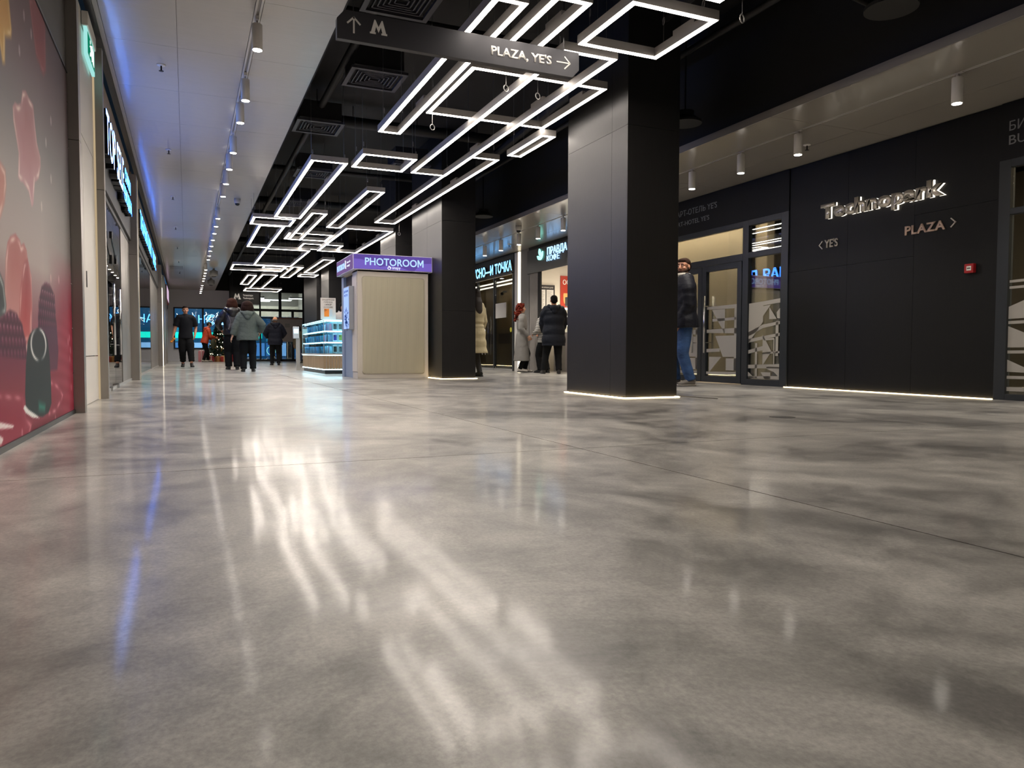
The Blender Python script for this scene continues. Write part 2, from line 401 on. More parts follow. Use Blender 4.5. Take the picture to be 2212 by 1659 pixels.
stone = M('pale stone panel', '8b8580', .5, noise=(3, .15))
bx(7.43, 7.47, 15.50, 15.98, 0, 2.36).build('panel', stone, wr)
bx(7.43, 7.5, 15.96, 16.47, 0, 2.93).build('panel', M('grey wall board', '77736f', .6), wr)
bx(7.42, 7.465, 15.38, 15.50, 0, 2.36).build('door_post', black, wr)
bx(7.44, 7.6, 16.8, Y1, 2.90, 2.96).build('backing', black, wr)
bx(7.43, 7.6, 21.6, Y1, 0, 2.93).build('panel', laminate2, wr)
t = thing('light_column', 'tall white glowing light column between the two food shop fronts', 'light', (7.42, 16.5, 0)); MB().box(-.01, .15, 0, .10, 0, 2.9).build('diffuser', E('column light', 'fff0cf', 1.3), t)
MB().box(0, .15, .10, .32, 0, 2.9).build('housing', whitep, t)
# ---- glazed entrances on the right
film = M('frosted film', 'a49f98', .7)
film.node_tree.nodes['Principled BSDF'].inputs['Alpha'].default_value = .82
def glazing(n, y0, y1, parts, zt=2.30):
    t = struct('door_%d' % n)
    return t
d1 = struct('door_1')
def fr(a, b, z0, z1, t=d1, nm='frame_bar', x0=7.40, x1=7.47, m_=None): return bx(x0, x1, a, b, z0, z1).build(nm, m_ or dframe, t, bevel=.003)
fr(7.70, 7.83, 0, 2.36); fr(8.47, 8.59, 0, 2.36); fr(7.83, 8.47, 2.28, 2.36); fr(7.83, 8.47, 1.82, 1.90); fr(7.83, 8.47, 0, .085)
fr(8.59, 13.0, 2.28, 2.36); fr(8.59, 10.52, 1.80, 1.90); fr(10.52, 10.62, 0, 2.28); fr(13.0, 13.1, 0, 2.36); fr(10.62, 13.0, 0, .085)
fr(10.62, 13.0, 1.80, 1.88); fr(11.8, 11.88, .085, 1.8)
for a, b, c, e in ((7.83, 8.47, .085, 1.82), (7.83, 8.47, 1.90, 2.28), (8.59, 10.52, 1.90, 2.28), (10.62, 11.8, .085, 1.8), (11.88, 13.0, .085, 1.8), (10.62, 13.0, 1.88, 2.28)):
    fr(a, b, c, e, nm='pane', x0=7.432, x1=7.440, m_=clear)
for a in (8.60, 9.51):
    b = a+.90; lf = bpy.data.objects.new('door_leaf', None); C.objects.link(lf); lf.parent = d1
    for q in ((a, a+.095, .01, 1.795), (b-.095, b, .01, 1.795), (a+.095, b-.095, 1.71, 1.795), (a+.095, b-.095, .01, .105)):
        bx(7.395, 7.455, *q).build('stile', dframe, lf, bevel=.002)
    bx(7.425, 7.433, a+.095, b-.095, .105, 1.71).build('pane', clear, lf)
    hy = 9.37 if a < 9 else 9.66
    for xx in (7.34, 7.50):
        MB().limb([(xx, hy, .46), (xx, hy, 1.34)], .014, n=10).build('pull_bar', chrome, lf, True)
    for z in (.62, 1.18): MB().limb([(7.34, hy, z), (7.50, hy, z)], .007, n=6).build('standoff', chrome, lf)
# geometric frosted pattern: (y, z) outlines read from inside the hall
def filmset(polys, y0, y1, parent, x=7.428):
    mb = MB()
    for pl in polys:
        pts = [(y0+(y1-y0)*a, z) for a, z in pl]
        mb.prism(pts, lambda u, v, w_: (w_, u, v), x-.0015, x)
    return mb.build('frosted_film', film, parent)
# a: 0 = left edge as seen (larger y), 1 = right edge
side = [[(0, 1.17), (.45, 1.185), (.45, .90), (0, .60)], [(.45, 1.185), (1, 1.21), (1, 1.15), (.45, 1.13)], [(.45, 1.12), (.68, 1.13), (.45, .98)], [(.64, 1.10), (.64, .93), (.86, .93)], [(.86, 1.02), (1, 1.10), (1, .93), (.88, .94)],
        [(0, .76), (.45, .86), (1, .90), (1, .86), (.45, .81), (0, .70)], [(0, .66), (1, .74), (1, .70), (0, .61)], [(.84, .90), (.92, .90), (.92, .42), (.84, .42)], [(0, .50), (.45, .56), (.45, .50), (0, .45)], [(.45, .72), (.72, .48), (.45, .28)],
        [(.50, .66), (.80, .67), (.80, .645), (.50, .635)], [(.78, .66), (.81, .66), (.81, .30), (.78, .30)], [(.45, .47), (1, .49), (1, .46), (.45, .445)], [(0, .29), (1, .31), (1, .25), (0, .24)], [(.22, .60), (.28, .60), (.28, .10), (.22, .10)],
        [(.58, .27), (1, .27), (1, .02+.09), (.80, .20), (.58, .24)], [(.40, .19), (.70, .19), (.70, .095), (.52, .095)], [(0, .19), (.22, .1), (0, .095)], [(0, .125), (1, .145), (1, .095), (0, .095)]]
filmset([[(a, z) for a, z in p] for p in side], 8.47, 7.83, d1)
dl = [[(0, 1.17), (1, 1.18), (1, 1.12), (0, 1.13)], [(.18, 1.12), (.6, 1.12), (.6, .75)], [(.2, .98), (.95, .99), (.95, .95), (.2, .94)], [(0, .82), (1, .83), (1, .75), (0, .77)], [(.3, .72), (.9, .72), (.9, .40), (.55, .40)], [(0, .52), (.45, .53), (.45, .48), (0, .47)],
      [(.65, .38), (1, .38), (1, .2), (.65, .2)], [(.1, .40), (.5, .40), (.1, .16)], [(0, .17), (1, .18), (1, .14), (0, .13)], [(.9, 1.12), (1, 1.12), (1, .2), (.9, .2)]]
filmset(dl, 9.41, 8.70, d1, 7.421); filmset(dl, 10.31, 9.61, d1, 7.421)
d2 = struct('door_2')
for q in ((4.77, 4.885, 0, 2.36), (1.0, 4.77, 2.28, 2.36), (1.0, 4.77, 1.82, 1.88), (1.0, 4.77, 0, .06), (3.55, 3.64, .06, 1.82), (2.3, 2.4, .06, 1.82), (1.0, 1.1, .06, 2.28)):
    fr(*q, t=d2)
for q in ((3.64, 4.77, .06, 1.82), (2.4, 3.55, .06, 1.82), (1.1, 2.3, .06, 1.82), (1.1, 4.77, 1.88, 2.28)):
    fr(*q, t=d2, nm='pane', x0=7.432, x1=7.440, m_=clear)
s2 = [[(0, 1.18), (1, 1.21), (1, 1.18), (0, 1.155)], [(0, 1.12), (1, 1.14), (1, 1.11), (0, 1.095)], [(0, .92), (.4, 1.10), (1, 1.1), (1, .84), (0, .80)], [(0, .78), (1, .80), (1, .77), (0, .75)], [(0, .73), (.35, .56), (1, .56), (1, .52), (0, .52)],
      [(0, .49), (1, .50), (1, .47), (0, .46)], [(0, .40), (.2, .30), (1, .30), (1, .25), (0, .28)], [(.15, .45), (.25, .45), (.25, .1), (.15, .1)], [(0, .24), (1, .25), (1, .22), (0, .21)], [(0, .13), (1, .14), (1, .09), (0, .09)], [(.5, .75), (.9, .5), (.5, .2)]]
filmset(s2, 4.77, 3.64, d2)
# rooms behind the right-hand glazing
beige = M('beige partition', 'c6b89e', .7); beige2 = M('taupe wall', '6a6152', .8)
wi = struct('wall_inner')
bx(7.6, 10.4, 13.1, 13.3, 0, 2.93).build('cross_wall', beige, wi)
bx(10.4, 10.5, Y0, 13.2, 0, 2.93).build('back_wall', beige2, wi)
bx(8.30, 8.40, 9.66, 13.1, 0, 2.93).build('lobby_wall', beige, wi)
bx(8.55, 8.7, 9.36, 9.62, 0, 2.93).build('pilaster', beige, wi)
bx(8.2, 10.4, 4.86, 5.0, 0, 2.93).build('divider', beige2, wi)
bx(8.3, 8.5, 1.0, 4.30, 0, 2.93).build('lobby_wall', beige, wi)
bx(7.62, 7.72, 4.42, 4.52, 0, 2.9).build('lit_edge', E('lit edge', 'fff0d0', 1.0), wi)
def arealight(name, loc, sx, sy, watts, col, parent=None, rot=(0, 0, 0)):
    l = bpy.data.lights.new(name, 'AREA'); l.shape = 'RECTANGLE'; l.size = sx; l.size_y = sy; l.energy = watts; l.color = col
    o = bpy.data.objects.new(name, l); C.objects.link(o); o.location = loc; o.rotation_euler = rot
    return o
# ---- room downlights inside the right-hand rooms (panels on their ceilings)
def room_panel(loc, sx, sy, col, s, label):
    t = thing('ceiling_light', label, 'light', loc)
    MB().box(-sx/2-.02, sx/2+.02, -sy/2-.02, sy/2+.02, .0, .04).build('frame', whitep, t)
    MB().box(-sx/2, sx/2, -sy/2, sy/2, -.004, .002).build('diffuser', E('room light '+col+str(s), col, s), t)
    return t
room_panel((7.95, 10.6, 2.90), .5, 3.6, 'ffe6c4', 15.0, 'warm light panel on the hotel lobby ceiling behind the glass doors')
room_panel((7.95, 8.4, 2.90), .5, .6, 'ffe6c4', 12.0, 'small warm light panel behind the narrow side pane')
room_panel((7.95, 3.2, 2.90), .5, 2.4, 'ffe6c4', 10.0, 'warm light panel behind the glazing right of the dark wall')
# ---- food shops on the right
sh = struct('wall_shop')
wood = M('oak veneer', '8a7350', .5, noise=(2.2, .22), stretch=(1, 1, .12)); woodd = M('dark oak veneer', '5a4a38', .5, noise=(2.2, .2), stretch=(1, 1, .12))
bx(8.6, 8.7, 17.0, 26.0, 0, 2.93).build('wood_wall', wood, sh)
for y in (18.5, 19.6, 20.7, 21.8, 22.9): bx(8.588, 8.6, y, y+.012, 0, 2.9).build('groove', woodd, sh)
bx(7.6, 8.6, 23.0, 23.1, 0, 2.93).build('wood_wall', wood, sh)
bx(7.6, 12, 16.9, 17.0, 0, 2.93).build('cream_wall', M('cream wall', 'cfc8ba', .7), sh)
bx(11.0, 11.1, 13.3, 17, 0, 2.93).build('cream_wall', M('cream wall'), sh)
wv = struct('window_4')
fr(16.84, 16.92, 0, 2.45, t=wv); fr(21.5, 21.6, 0, 2.45, t=wv); fr(18.1, 18.16, 0, 2.4, t=wv); fr(19.3, 19.36, 0, 2.4, t=wv)
for a, b in ((16.92, 18.1), (18.16, 19.3), (19.36, 21.5)): fr(a, b, .05, 2.4, t=wv, nm='pane', x0=7.432, x1=7.44, m_=clear)
fr(16.92, 21.5, 0, .05, t=wv, m_=alu)
t = thing('shop_sign', 'dark fascia with blue white cyrillic letters over the wood panelled food shop', 'sign', (7.40, 16.83, 2.41))
MB().box(0, .05, 0, 4.8, 0, .485).build('board', M('sign board', '12141a', .35), t)
blueface = E('blue white letter face', '6fbcff', 2.4); letside = M('letter side', '7a6a58', .5)
letters('ВКУСНО—И ТОЧКА', (-.001, 3.10, .085), (0, -1, 0), (0, 0, 1), 3.07, .245, .04, blueface, t, bold=.03, sidemat=letside)
t = thing('shop_sign', 'dark fascia with glowing leaf emblem over the coffee shop', 'sign', (7.37, 12.2, 2.30))
MB().box(0, .035, 0, 3.77, 0, .535).build('board', M('coffee sign board', '191b21', .35), t)
mint = E('mint white letter face', '8ff5e4', 1.5); whb = E('white letter face', '9accff', 1.5)
letters('ПРАВДА', (-.001, 2.70, .326), (0, -1, 0), (0, 0, 1), .93, .155, .012, whb, t, bold=.006)
letters('КОФЕ', (-.01, 2.70, .185), (0, -1, 0), (0, 0, 1), .60, .115, .012, whb, t)
def leaf(c, a, L, W, parent, m_=mint):
    pts = [(math.sin(PI*k/9)*W*(1 if k < 10 else 1)) for k in range(10)]
    out = [(pts[k], L*k/9) for k in range(10)]+[(-pts[k]*.8, L*k/9) for k in range(8, 0, -1)]
    ca, sa = math.cos(a), math.sin(a)
    return MB().prism([(c[0]+x*ca-y*sa, c[1]+x*sa+y*ca) for x, y in out], lambda u, v, w_: (w_, -u, v), -.03, -.005).build('emblem_leaf', m_, parent)
leaf((-3.02, .25), -.55, .22, .05, t); leaf((-3.04, .25), .95, .18, .045, t); leaf((-3.06, .35), .12, .16, .05, t)
# wood shop interior: cabinet, notices, ceiling light lines
t = thing('cabinet', 'oak bin cabinet with dark opening inside the wood panelled shop', 'cabinet', (7.95, 18.2, 0))
MB().box(0, .5, 0, 2.0, .06, 1.1).build('body', wood, t); MB().box(-.006, .0, .1, .9, .70, .98).build('opening', woodd, t); MB().box(-.006, 0, 1.1, 1.9, .70, .98).build('opening', woodd, t)
for y in (.03, .97, 1.93): MB().box(.0, .05, y, y+.04, 0, .06).build('foot', blackgloss, t)
for i, (y, z, a, b, lb) in enumerate(((17.35, 1.35, .7, .38, 'large white notice with a drawing on the food shop glass'), (18.75, 1.25, .28, .42, 'narrow white notice behind the food shop door handle'), (19.2, 1.92, .16, .10, 'small white notice high on the food shop glass'))):
    t = thing('notice', lb, 'notice', (7.424, y, z)); MB().box(-.003, .003, 0, a, 0, b).build('paper', M('paper', 'b9b5ad', .8), t)
t = bpy.data.objects.new('pull_handle', None); C.objects.link(t); t.location = (7.36, 18.62, 0); t.parent = wv
for y in (0, .22): MB().limb([(0, y, .4), (0, y, 1.42)], .014, n=8).build('pull_bar', chrome, t, True)
for z in (.55, 1.32): MB().limb([(0, 0, z), (0, .22, z)], .01, n=6).build('cross_bar', chrome, t)
for y, z in ((18.85, 1.02), (17.05, 1.03)):
    t = thing('sticker', 'yellow round warning sticker on the food shop glass, ' + ('by the door handle' if y > 18 else 'near the light column'), 'sticker', (7.424, y, z))
    MB().prism([(.06*math.cos(k*PI/8), .06*math.sin(k*PI/8)) for k in range(16)], lambda u, v, w_: (w_, u, v), -.003, .002).build('disc', M('yellow', 'c9c23a', .6), t)
for i, x in enumerate((7.75, 8.15)):
    t = thing('linear_light', 'thin glowing ceiling line in the food shop, %s the glass' % ('next to' if i == 0 else 'away from'), 'light', (x, 17.02, 2.34))
    MB().box(0, .03, 0, 5.6, 0, .03).build('diffuser', E('shop line light', 'fff1d8', 5.), t); MB().box(-.004, .034, 0, 5.6, .03, .05).build('housing', whitep, t)
t = thing('camera_dome', 'security camera on bracket inside the food shop', 'camera', (7.6, 18.0, 1.98)); MB().box(0, .12, 0, .06, .05, .10).build('bracket', M('grey plastic', '8f8f90', .5), t); MB().ball((-.01, .03, .02), .045).build('lens', blackgloss, t, True)
# coffee shop interior on the cream cross wall (y = 16.9)
t = thing('menu_board', 'dark menu board with two white price sheets in the coffee shop', 'menu', (8.05, 16.86, 1.5))
MB().box(0, .50, 0, .03, 0, .66).build('board', M('menu frame', '2a2626', .6), t)
for x in (.04, .265): MB().box(x, x+.195, -.006, 0, .06, .54).build('sheet', M('white sheet', 'c9c6c0', .7), t)
letters('ИНФОРМАЦИЯ', (.05, -.001, .58), (1, 0, 0), (0, 0, 1), .40, .03, .003, M('white sheet'), t, name='lettering', single=False)
for x in (.06, .285):
    mb = MB()
    for k in range(11): mb.box(x, x+.10+.045*((k*7) % 3)/2, -.0075, -.006, .10+.038*k, .108+.038*k)
    mb.build('text_rows', M('ink', '66625e', .7), t)
t = thing('notice', 'yellow green notice sheet with a leaf emblem in the coffee shop', 'notice', (8.05, 16.85, 1.08)); MB().box(0, .2, 0, .006, 0, .38).build('sheet', M('lime paper', 'b7bd45', .6), t)
mb = MB()
for k in range(5): mb.box(.03, .17, -.002, 0, .05+.035*k, .063+.035*k)
mb.build('text_rows', M('ink dark', '2c3010', .7), t)
MB().ball((.08, -.001, .30), (.03, .002, .022), 8).ball((.12, -.001, .31), (.028, .002, .02), 8).build('emblem', M('ink dark'), t)
t = thing('poster', 'red coffee poster with a latte glass in the coffee shop', 'poster', (8.72, 16.87, 1.55))
MB().box(0, .62, 0, .02, 0, .86).build('sheet', M('red print', 'a8321c', .5), t)
letters('ОСЕНЬ', (.06, -.001, .64), (1, 0, 0), (0, 0, 1), .50, .12, .003, M('poster white', 'f0e6dc', .6), t, name='lettering', bold=.02, single=False)
MB().lathe([(.0, 0), (.055, .0), (.075, .08), (.08, .22), (.07, .26)], (.16, 0, .16), 16).build('printed_glass', M('latte print', 'd9a05e', .5), t).scale = (1, .05, 1)
t = thing('display_case', 'lit pastry display case at the coffee counter', 'display case', (8.35, 15.9, .0))
MB().box(0, .9, 0, .6, 0, .95).build('counter', M('grey counter', '77767a', .5), t)
for z in (1.12, 1.35, 1.52): MB().box(.02, .9, .02, .55, z, z+.02).build('shelf', E('case light', 'fff2dc', 3.5), t)
MB().box(0, .9, 0, .008, .95, 1.6).build('pane', clear, t)
for k in range(6):
    MB().ball((.1+.13*k, .2, 1.17), (.05, .05, .035), 8).build('pastry', M('pastry', 'b98a4d', .7), t, True)
t = thing('coffee_machine', 'small machine with cups on top of the pastry case', 'machine', (8.55, 16.0, 1.6))
MB().box(0, .3, 0, .3, 0, .22).build('body', M('dark machine', '3a3c40', .4), t); MB().lathe([(.04, 0), (.055, .1)], (.08, .1, .22), 10).build('cup', whitep, t); MB().lathe([(.04, 0), (.055, .1)], (.22, .1, .22), 10).build('cup', whitep, t)
t = thing('wreath', 'dark green fir wreath with white baubles hanging on the coffee counter', 'wreath', (8.62, 15.84, .74))
mb = MB(); random.seed(5)
for k in range(240):
    a = random.random()*2*PI; r = .13+random.uniform(-.05, .05); p_ = Vector((r*math.cos(a), random.uniform(-.05, .0), 1.3*r*math.sin(a)-.05)); d = Vector((random.uniform(-1, 1), random.uniform(-1, .3), random.uniform(-1, 1))).normalized()*.05
    mb.limb([p_, p_+d], [.007, .001], n=4)
mb.build('foliage', M('fir needles', '1c3420', .7), t)
for k in range(9): a = k*2*PI/9; MB().ball((.13*math.cos(a), -.06, .17*math.sin(a)-.05), .016, 8).build('bauble', M('bauble white', 'dcdcdc', .2), t, True)
room_panel((8.7, 15.0, 2.90), 1.6, 1.6, 'ffeeda', 6.0, 'white light panel on the coffee shop ceiling')
# ---- end wall with window and glass entrance
room_panel((4.0, 42.0, 4.04), 2.6, 2.6, 'fff2de', 6.0, 'white light panel added on the glass vestibule ceiling to brighten it')  # panel added to brighten the dark vestibule
room_panel((7.9, 19.2, 2.90), .4, 2.0, 'ffe6bc', 4.0, 'warm light panel on the ceiling of the wood panelled shop')
we = struct('wall_end')
for q in ((-1.0, -.55, 0, 3.46), (-.55, 1.9, 0, .60), (-.55, 1.9, 2.60, 3.46), (1.9, 2.05, 0, 3.46)):
    bx(q[0], q[1], 39.2, 39.4, q[2], q[3]).build('plaster', greywall, we)
bx(1.95, 2.5, 38.9, 39.4, 0, 4.3).build('black_pier', black, we)
bx(1.25, 5.66, 39.2, 39.4, 3.46, 4.3).build('header', black, we)
bx(5.5, 12, 39.2, 39.4, 0, 4.3).build('black_wall', laminate2, we)
bx(-.8, 1.95, 39.17, 39.2, 0, .06).build('baseboard', greywall, we)
wn = struct('window_5')
nav = M('navy frame', '111a2a', .4)
for q in ((-.56, -.50, .60, 2.60), (.70, .79, .60, 2.60), (1.86, 1.92, .60, 2.60), (-.5, 1.86, .60, .66), (-.5, 1.86, 2.54, 2.60)):
    bx(q[0], q[1], 39.16, 39.26, q[2], q[3]).build('frame_bar', nav, wn)
for q in ((-.5, .70), (.79, 1.86)): bx(q[0], q[1], 39.21, 39.218, .66, 2.54).build('pane', clear, wn)
d3 = struct('door_3')
for q in ((2.5, 2.58, 0, 3.46), (3.35, 3.42, 2.62, 3.55), (4.28, 4.42, 0, 3.55), (5.44, 5.5, 0, 3.55), (2.58, 5.44, 2.50, 2.62), (2.58, 5.44, 0, .10), (3.35, 3.43, .1, 2.5), (4.90, 5.02, .1, 2.5), (2.58, 4.28, 2.14, 2.2), (3.95, 4.0, .1, 2.14)):
    bx(q[0], q[1], 39.18, 39.28, q[2], q[3]).build('frame_bar', blackgloss, d3)
for q in ((2.58, 3.35, .1, 2.5), (3.43, 4.28, .1, 2.5), (4.42, 4.9, .1, 2.5), (5.02, 5.44, .1, 2.5), (2.58, 3.35, 2.62, 3.55), (3.42, 4.28, 2.62, 3.55), (4.42, 5.44, 2.62, 3.55)):
    bx(q[0], q[1], 39.225, 39.233, q[2], q[3]).build('pane', glass('entrance glass', 'd8e4ea', 1., .10), d3)
# vestibule and the lit street beyond
vb = struct('wall_vestibule')
bx(2.3, 5.9, 44.0, 44.1, 2.45, 3.05).build('bulkhead', M('cream bulkhead', 'd8d2c4', .6), vb)
bx(2.3, 5.9, 44.2, 44.3, 3.05, 4.4).build('upper_wall', M('vestibule grey', '8d8984', .7), vb)
bx(2.2, 6.2, 39.4, 44.3, 4.05, 4.15).build('vestibule_ceiling', M('vestibule ceiling', '4a4844', .7), vb)
bx(5.9, 6.0, 39.4, 44.3, 0, 4.1).build('side_wall', M('vestibule white', 'b5b1aa', .7), vb)
bx(2.2, 2.3, 39.4, 44.3, 0, 4.1).build('side_wall', M('vestibule grey'), vb)
for q in ((2.3, 2.4), (3.3, 3.38), (4.35, 4.6), (5.2, 5.5), (5.8, 5.9)):
    bx(q[0], q[1], 44.0, 44.08, 0, 2.45).build('outer_frame', blackgloss, vb)
bk = thing('street_facade', 'blue lit shop facade across the street behind the end window', 'building', (0, 52, 0))
MB().box(-8, 14, 0, .2, -.5, 5).build('wall', E('blue hour facade', '2f6a9a', .4), bk)  # wall glows by itself, standing in for street light on the facade
random.seed(3)
for k in range(22):
    x = -7.5+k*.95
    MB().box(x, x+.85, -.02, 0, .2, 1.05).build('lower_window', E('low window %d' % (k % 3), ('5b97d8', '3d77b5', '86b9ea')[k % 3], .9), bk)
    MB().box(x, x+.85, -.02, 0, 1.15, 2.0).build('upper_window', E('up window %d' % (k % 3), ('1c5b7c', '2a86a8', '184a6b')[k % 3], .8), bk)
MB().box(-2.2, 4.6, -.05, -.02, 1.35, 1.72).build('teal_band', E('teal sign', '15c3b0', 1.6), bk)
neon = E('blue neon', '4f9dff', 3.5)
letters('АН', (.22, -.3, 2.30), (1, 0, 0), (0, 0, 1), .86, .48, .03, neon, bk, bold=.0)
for xc in (1.50, 2.16, 2.82):
    for r_ in (.29, .19): MB().limb([(xc+r_*math.cos(a*PI/10), -.3, 2.54+r_*math.sin(a*PI/10)) for a in range(3 if xc < 1.6 else 0, 18 if xc < 1.6 else 21)], .03, n=5).build('neon_ring', neon, bk)
letters('Я', (2.35, -.3, 1.05), (1, 0, 0), (0, 0, 1), .25, .28, .02, E('white neon', 'e8f2ff', 3.), bk)
for i, (x, z) in enumerate(((-1.0, 2.75), (-.6, 2.62), (1.1, 2.75), (1.35, 2.55), (1.75, 2.70), (2.1, 2.8), (.3, 2.7))):
    MB().limb([(x, -.3, z), (x+.10, -.3, z+.16), (x+.05, -.3, z+.26)], .018, n=5).build('lamp_streak', E('white neon'), bk)
# ring emblem low in the entrance glass
MB().limb([(5.15+.28*math.cos(a*PI/10), -.3, .55+.28*math.sin(a*PI/10)) for a in range(21)], .02, n=5).build('ring_emblem', E('ring', '8fd3c2', 2.), bk)
# back of the hall behind the camera
wb = struct('wall_back'); bx(-1, 12, Y0-.1, Y0, 0, 4.4).build('board', greywall, wb)
wo = struct('wall_outer'); bx(12, 12.1, Y0, Y1, 0, 4.4).build('board', beige2, wo)
# ---- black ceiling services: ducts, pipes, vents
def pipe(pts, r, label, nm='ceiling_pipe', cat='pipe', m_=black, n=8):
    t = thing(nm, label, cat, pts[0]); MB().limb([Vector(p_)-Vector(pts[0]) for p_ in pts], r, n=n).build('run', m_, t, True)
    for k in range(1, 4):
        p_ = Vector(pts[0]).lerp(Vector(pts[-1]), k/4)-Vector(pts[0])
        MB().limb([p_+Vector((0, 0, r)), p_+Vector((0, 0, 4.3-pts[0][2]))], .006, n=4).build('hanger', black, t)
    return t
svc = M('service black', '141416', .55)
pipe([(3.9, -1, 3.85), (4.9, 12, 3.85)], .06, 'black service pipe along the ceiling above the nearest column', m_=svc)
pipe([(5.3, -1, 3.9), (5.3, 30, 3.9)], .04, 'thin black service pipe near the right soffit', m_=svc)
pipe([(1.8, 3, 3.95), (1.8, 36, 3.95)], .05, 'black service pipe beside the white ceiling', m_=svc)
for k, y in enumerate((5.2, 8.0, 11.8, 15.2, 18.6, 22.0, 25.4, 29.0)):
    pipe([(1.4, y, 4.05), (5.55, y, 4.05)], .05 if k % 2 else .09, '%s black cross duct on the dark ceiling from the camera' % ORD[k], 'ceiling_duct', 'duct', svc)
def vent(x, y, w_, d, z, label):
    t = thing('ceiling_vent', label, 'vent', (x, y, z)); vm = M('vent grey', '33333a', .5)
    for q in ((0, w_, 0, .05), (0, w_, d-.05, d), (0, .05, .05, d-.05), (w_-.05, w_, .05, d-.05)): MB().box(*q, 0, .03).build('frame', vm, t)
    MB().box(.04, w_-.04, .04, d-.04, .06, .3).build('plenum', black, t)
    for k in range(1, 6):
        a = .05+k*(min(w_, d)/2-.05)/6.3; mb = MB(); i_ = .012
        for q in ((a, w_-a, a, a+i_), (a, w_-a, d-a-i_, d-a), (a, a+i_, a, d-a), (w_-a-i_, w_-a, a, d-a)): mb.box(*q, .01, .035)
        mb.build('louvre', vm, t)
for i, (x, y) in enumerate(((1.55, 6.55), (1.77, 8.6), (1.46, 10.8), (1.84, 13.7), (2.0, 16.6), (1.5, 19.6), (3.3, 12.6), (1.7, 24.0))):
    vent(x, y, .66, .64, 3.7, ['square black ceiling vent half behind the left end of the direction sign', 'large black ceiling vent below the direction sign', 'black ceiling vent touching the white ceiling edge', 'black ceiling vent inside the long slanting light frame', 'black ceiling vent above the small square light frame', 'black vent near the white ceiling, far down the hall', 'black ceiling vent near the long light frame by the second column', 'farthest black ceiling vent by the thin light frame'][i])
t = thing('linear_grille', 'long slotted black grille above the direction sign', 'vent', (1.9, 5.6, 3.75))
for k in range(26): MB().box(.05*k, .05*k+.012, 0, .25, 0, .05).build('slat', M('vent grey'), t)
MB().box(-.03, 1.33, -.02, 0, 0, .06).build('frame', M('vent grey'), t); MB().box(-.03, 1.33, .25, .27, 0, .06).build('frame', M('vent grey'), t)
for i, r in enumerate((.2, .19, .19)):
    x = (5.15, 5.31, 5.33)[i]; y = (4.3, 7.17, 13.6)[i]
    t = thing('ceiling_speaker', ['large round black ceiling speaker at the top right', 'round black ceiling speaker right of the nearest column', 'round black ceiling speaker right of the second column'][i], 'speaker', (x, y, 3.18 if i == 0 else 3.1))
    MB().lathe([(.0, 0), (r, 0), (r, .025), (.1, .09), (.1, .14)], n=28).build('disc', M('speaker black', '1c1c1d', .6), t); MB().limb([(0, 0, .1), (0, 0, 1.0)], .01, n=6).build('rod', black, t)
pipe([(4.55, 3.6, 3.26), (5.0, 4.25, 3.26)], .02, 'thin black pipe joining the large round speaker', m_=svc)
pipe([(3.4, 4.2, 3.34), (5.5, 4.6, 3.34)], .035, 'black pipe crossing the dark ceiling at the top right', m_=svc)
# ================================================================ CEILING LIGHT FRAMES
hous = M('light housing', 'aaa6a2', .5, .3); ZL = 2.98
FRAMES = [
 (2.97, 3.74, 4.64, 5.47, 0, 'nearly square glowing frame at the top right, right of the direction sign'),
 (2.04, 2.31, 4.98, 8.52, 0, 'long narrow glowing frame whose closed end hangs below the middle of the direction sign'),
 (2.42, 3.85, 6.46, 7.90, .08, 'widest square glowing frame, just behind the right end of the direction sign'),
 (2.92, 3.44, 5.60, 10.26, 0, 'very long glowing frame crossing over the widest square frame'),
 (2.43, 2.73, 4.79, 6.17, 0, 'narrow glowing frame ending right behind the direction sign'),
 (3.89, 4.03, 7.87, 8.87, 0, ''),
 (3.49, 3.92, 9.39, 14.91, .08, 'long glowing frame that points down at the photo booth roof'),
 (2.09, 2.81, 9.52, 10.27, 0, 'small landscape glowing frame left of the very long frame tip'),
 (1.53, 2.02, 10.10, 14.62, 0, 'long slanting glowing frame nearest the white ceiling edge, with a vent inside'),
 (2.62, 2.91, 11.66, 15.40, 0, 'slim glowing frame midway between the two long slanting frames'),
 (2.11, 2.40, 13.91, 17.38, 0, 'slim glowing frame laid over a landscape frame, left of the booth'),
 (1.17, 1.95, 14.76, 15.60, 0, 'small landscape glowing frame touching the white ceiling edge'),
 (1.35, 1.86, 15.68, 18.98, 0, 'glowing frame directly below the small frame at the white ceiling edge'),
 (1.80, 2.87, 19.13, 22.80, 0, 'large trapezoid looking glowing frame right of centre of the far cluster'),
 (1.25, 2.76, 22.93, 24.46, 0, 'wide flat glowing frame, lowest one reaching the white ceiling edge'),
 (2.08, 3.04, 16.91, 17.89, .08, 'landscape glowing frame crossed by a slim slanting frame'),
 (2.59, 3.56, 18.46, 19.43, .08, 'landscape glowing frame partly hidden by the big frame above the booth'),
 (3.01, 4.00, 15.35, 19.05, 0, 'big glowing frame whose lower corner meets the photo booth roof'),
 (3.44, 3.77, 20.78, 24.44, 0, 'slim slanting glowing frame left of the booth roof corner'),
 (3.42, 4.00, 24.94, 25.75, 0, 'thin flat glowing frame under the slim one beside the booth roof'),
 (2.92, 3.24, 22.93, 26.29, 0, 'slim glowing frame overlapping the right end of the wide flat frame'),
 (2.17, 3.04, 23.52, 24.32, .08, 'small flat glowing frame lying inside the wide flat frame'),
 (1.86, 2.16, 25.94, 29.62, 0, 'smallest slanting glowing frame above the backpack walker, nearest the white ceiling'),
 (2.29, 2.79, 25.59, 31.33, 0, 'slanting glowing frame just above the glass entrance'),
 (2.17, 3.55, 31.27, 32.72, 0, 'farthest wide glowing frame, in front of the glass entrance'),
]
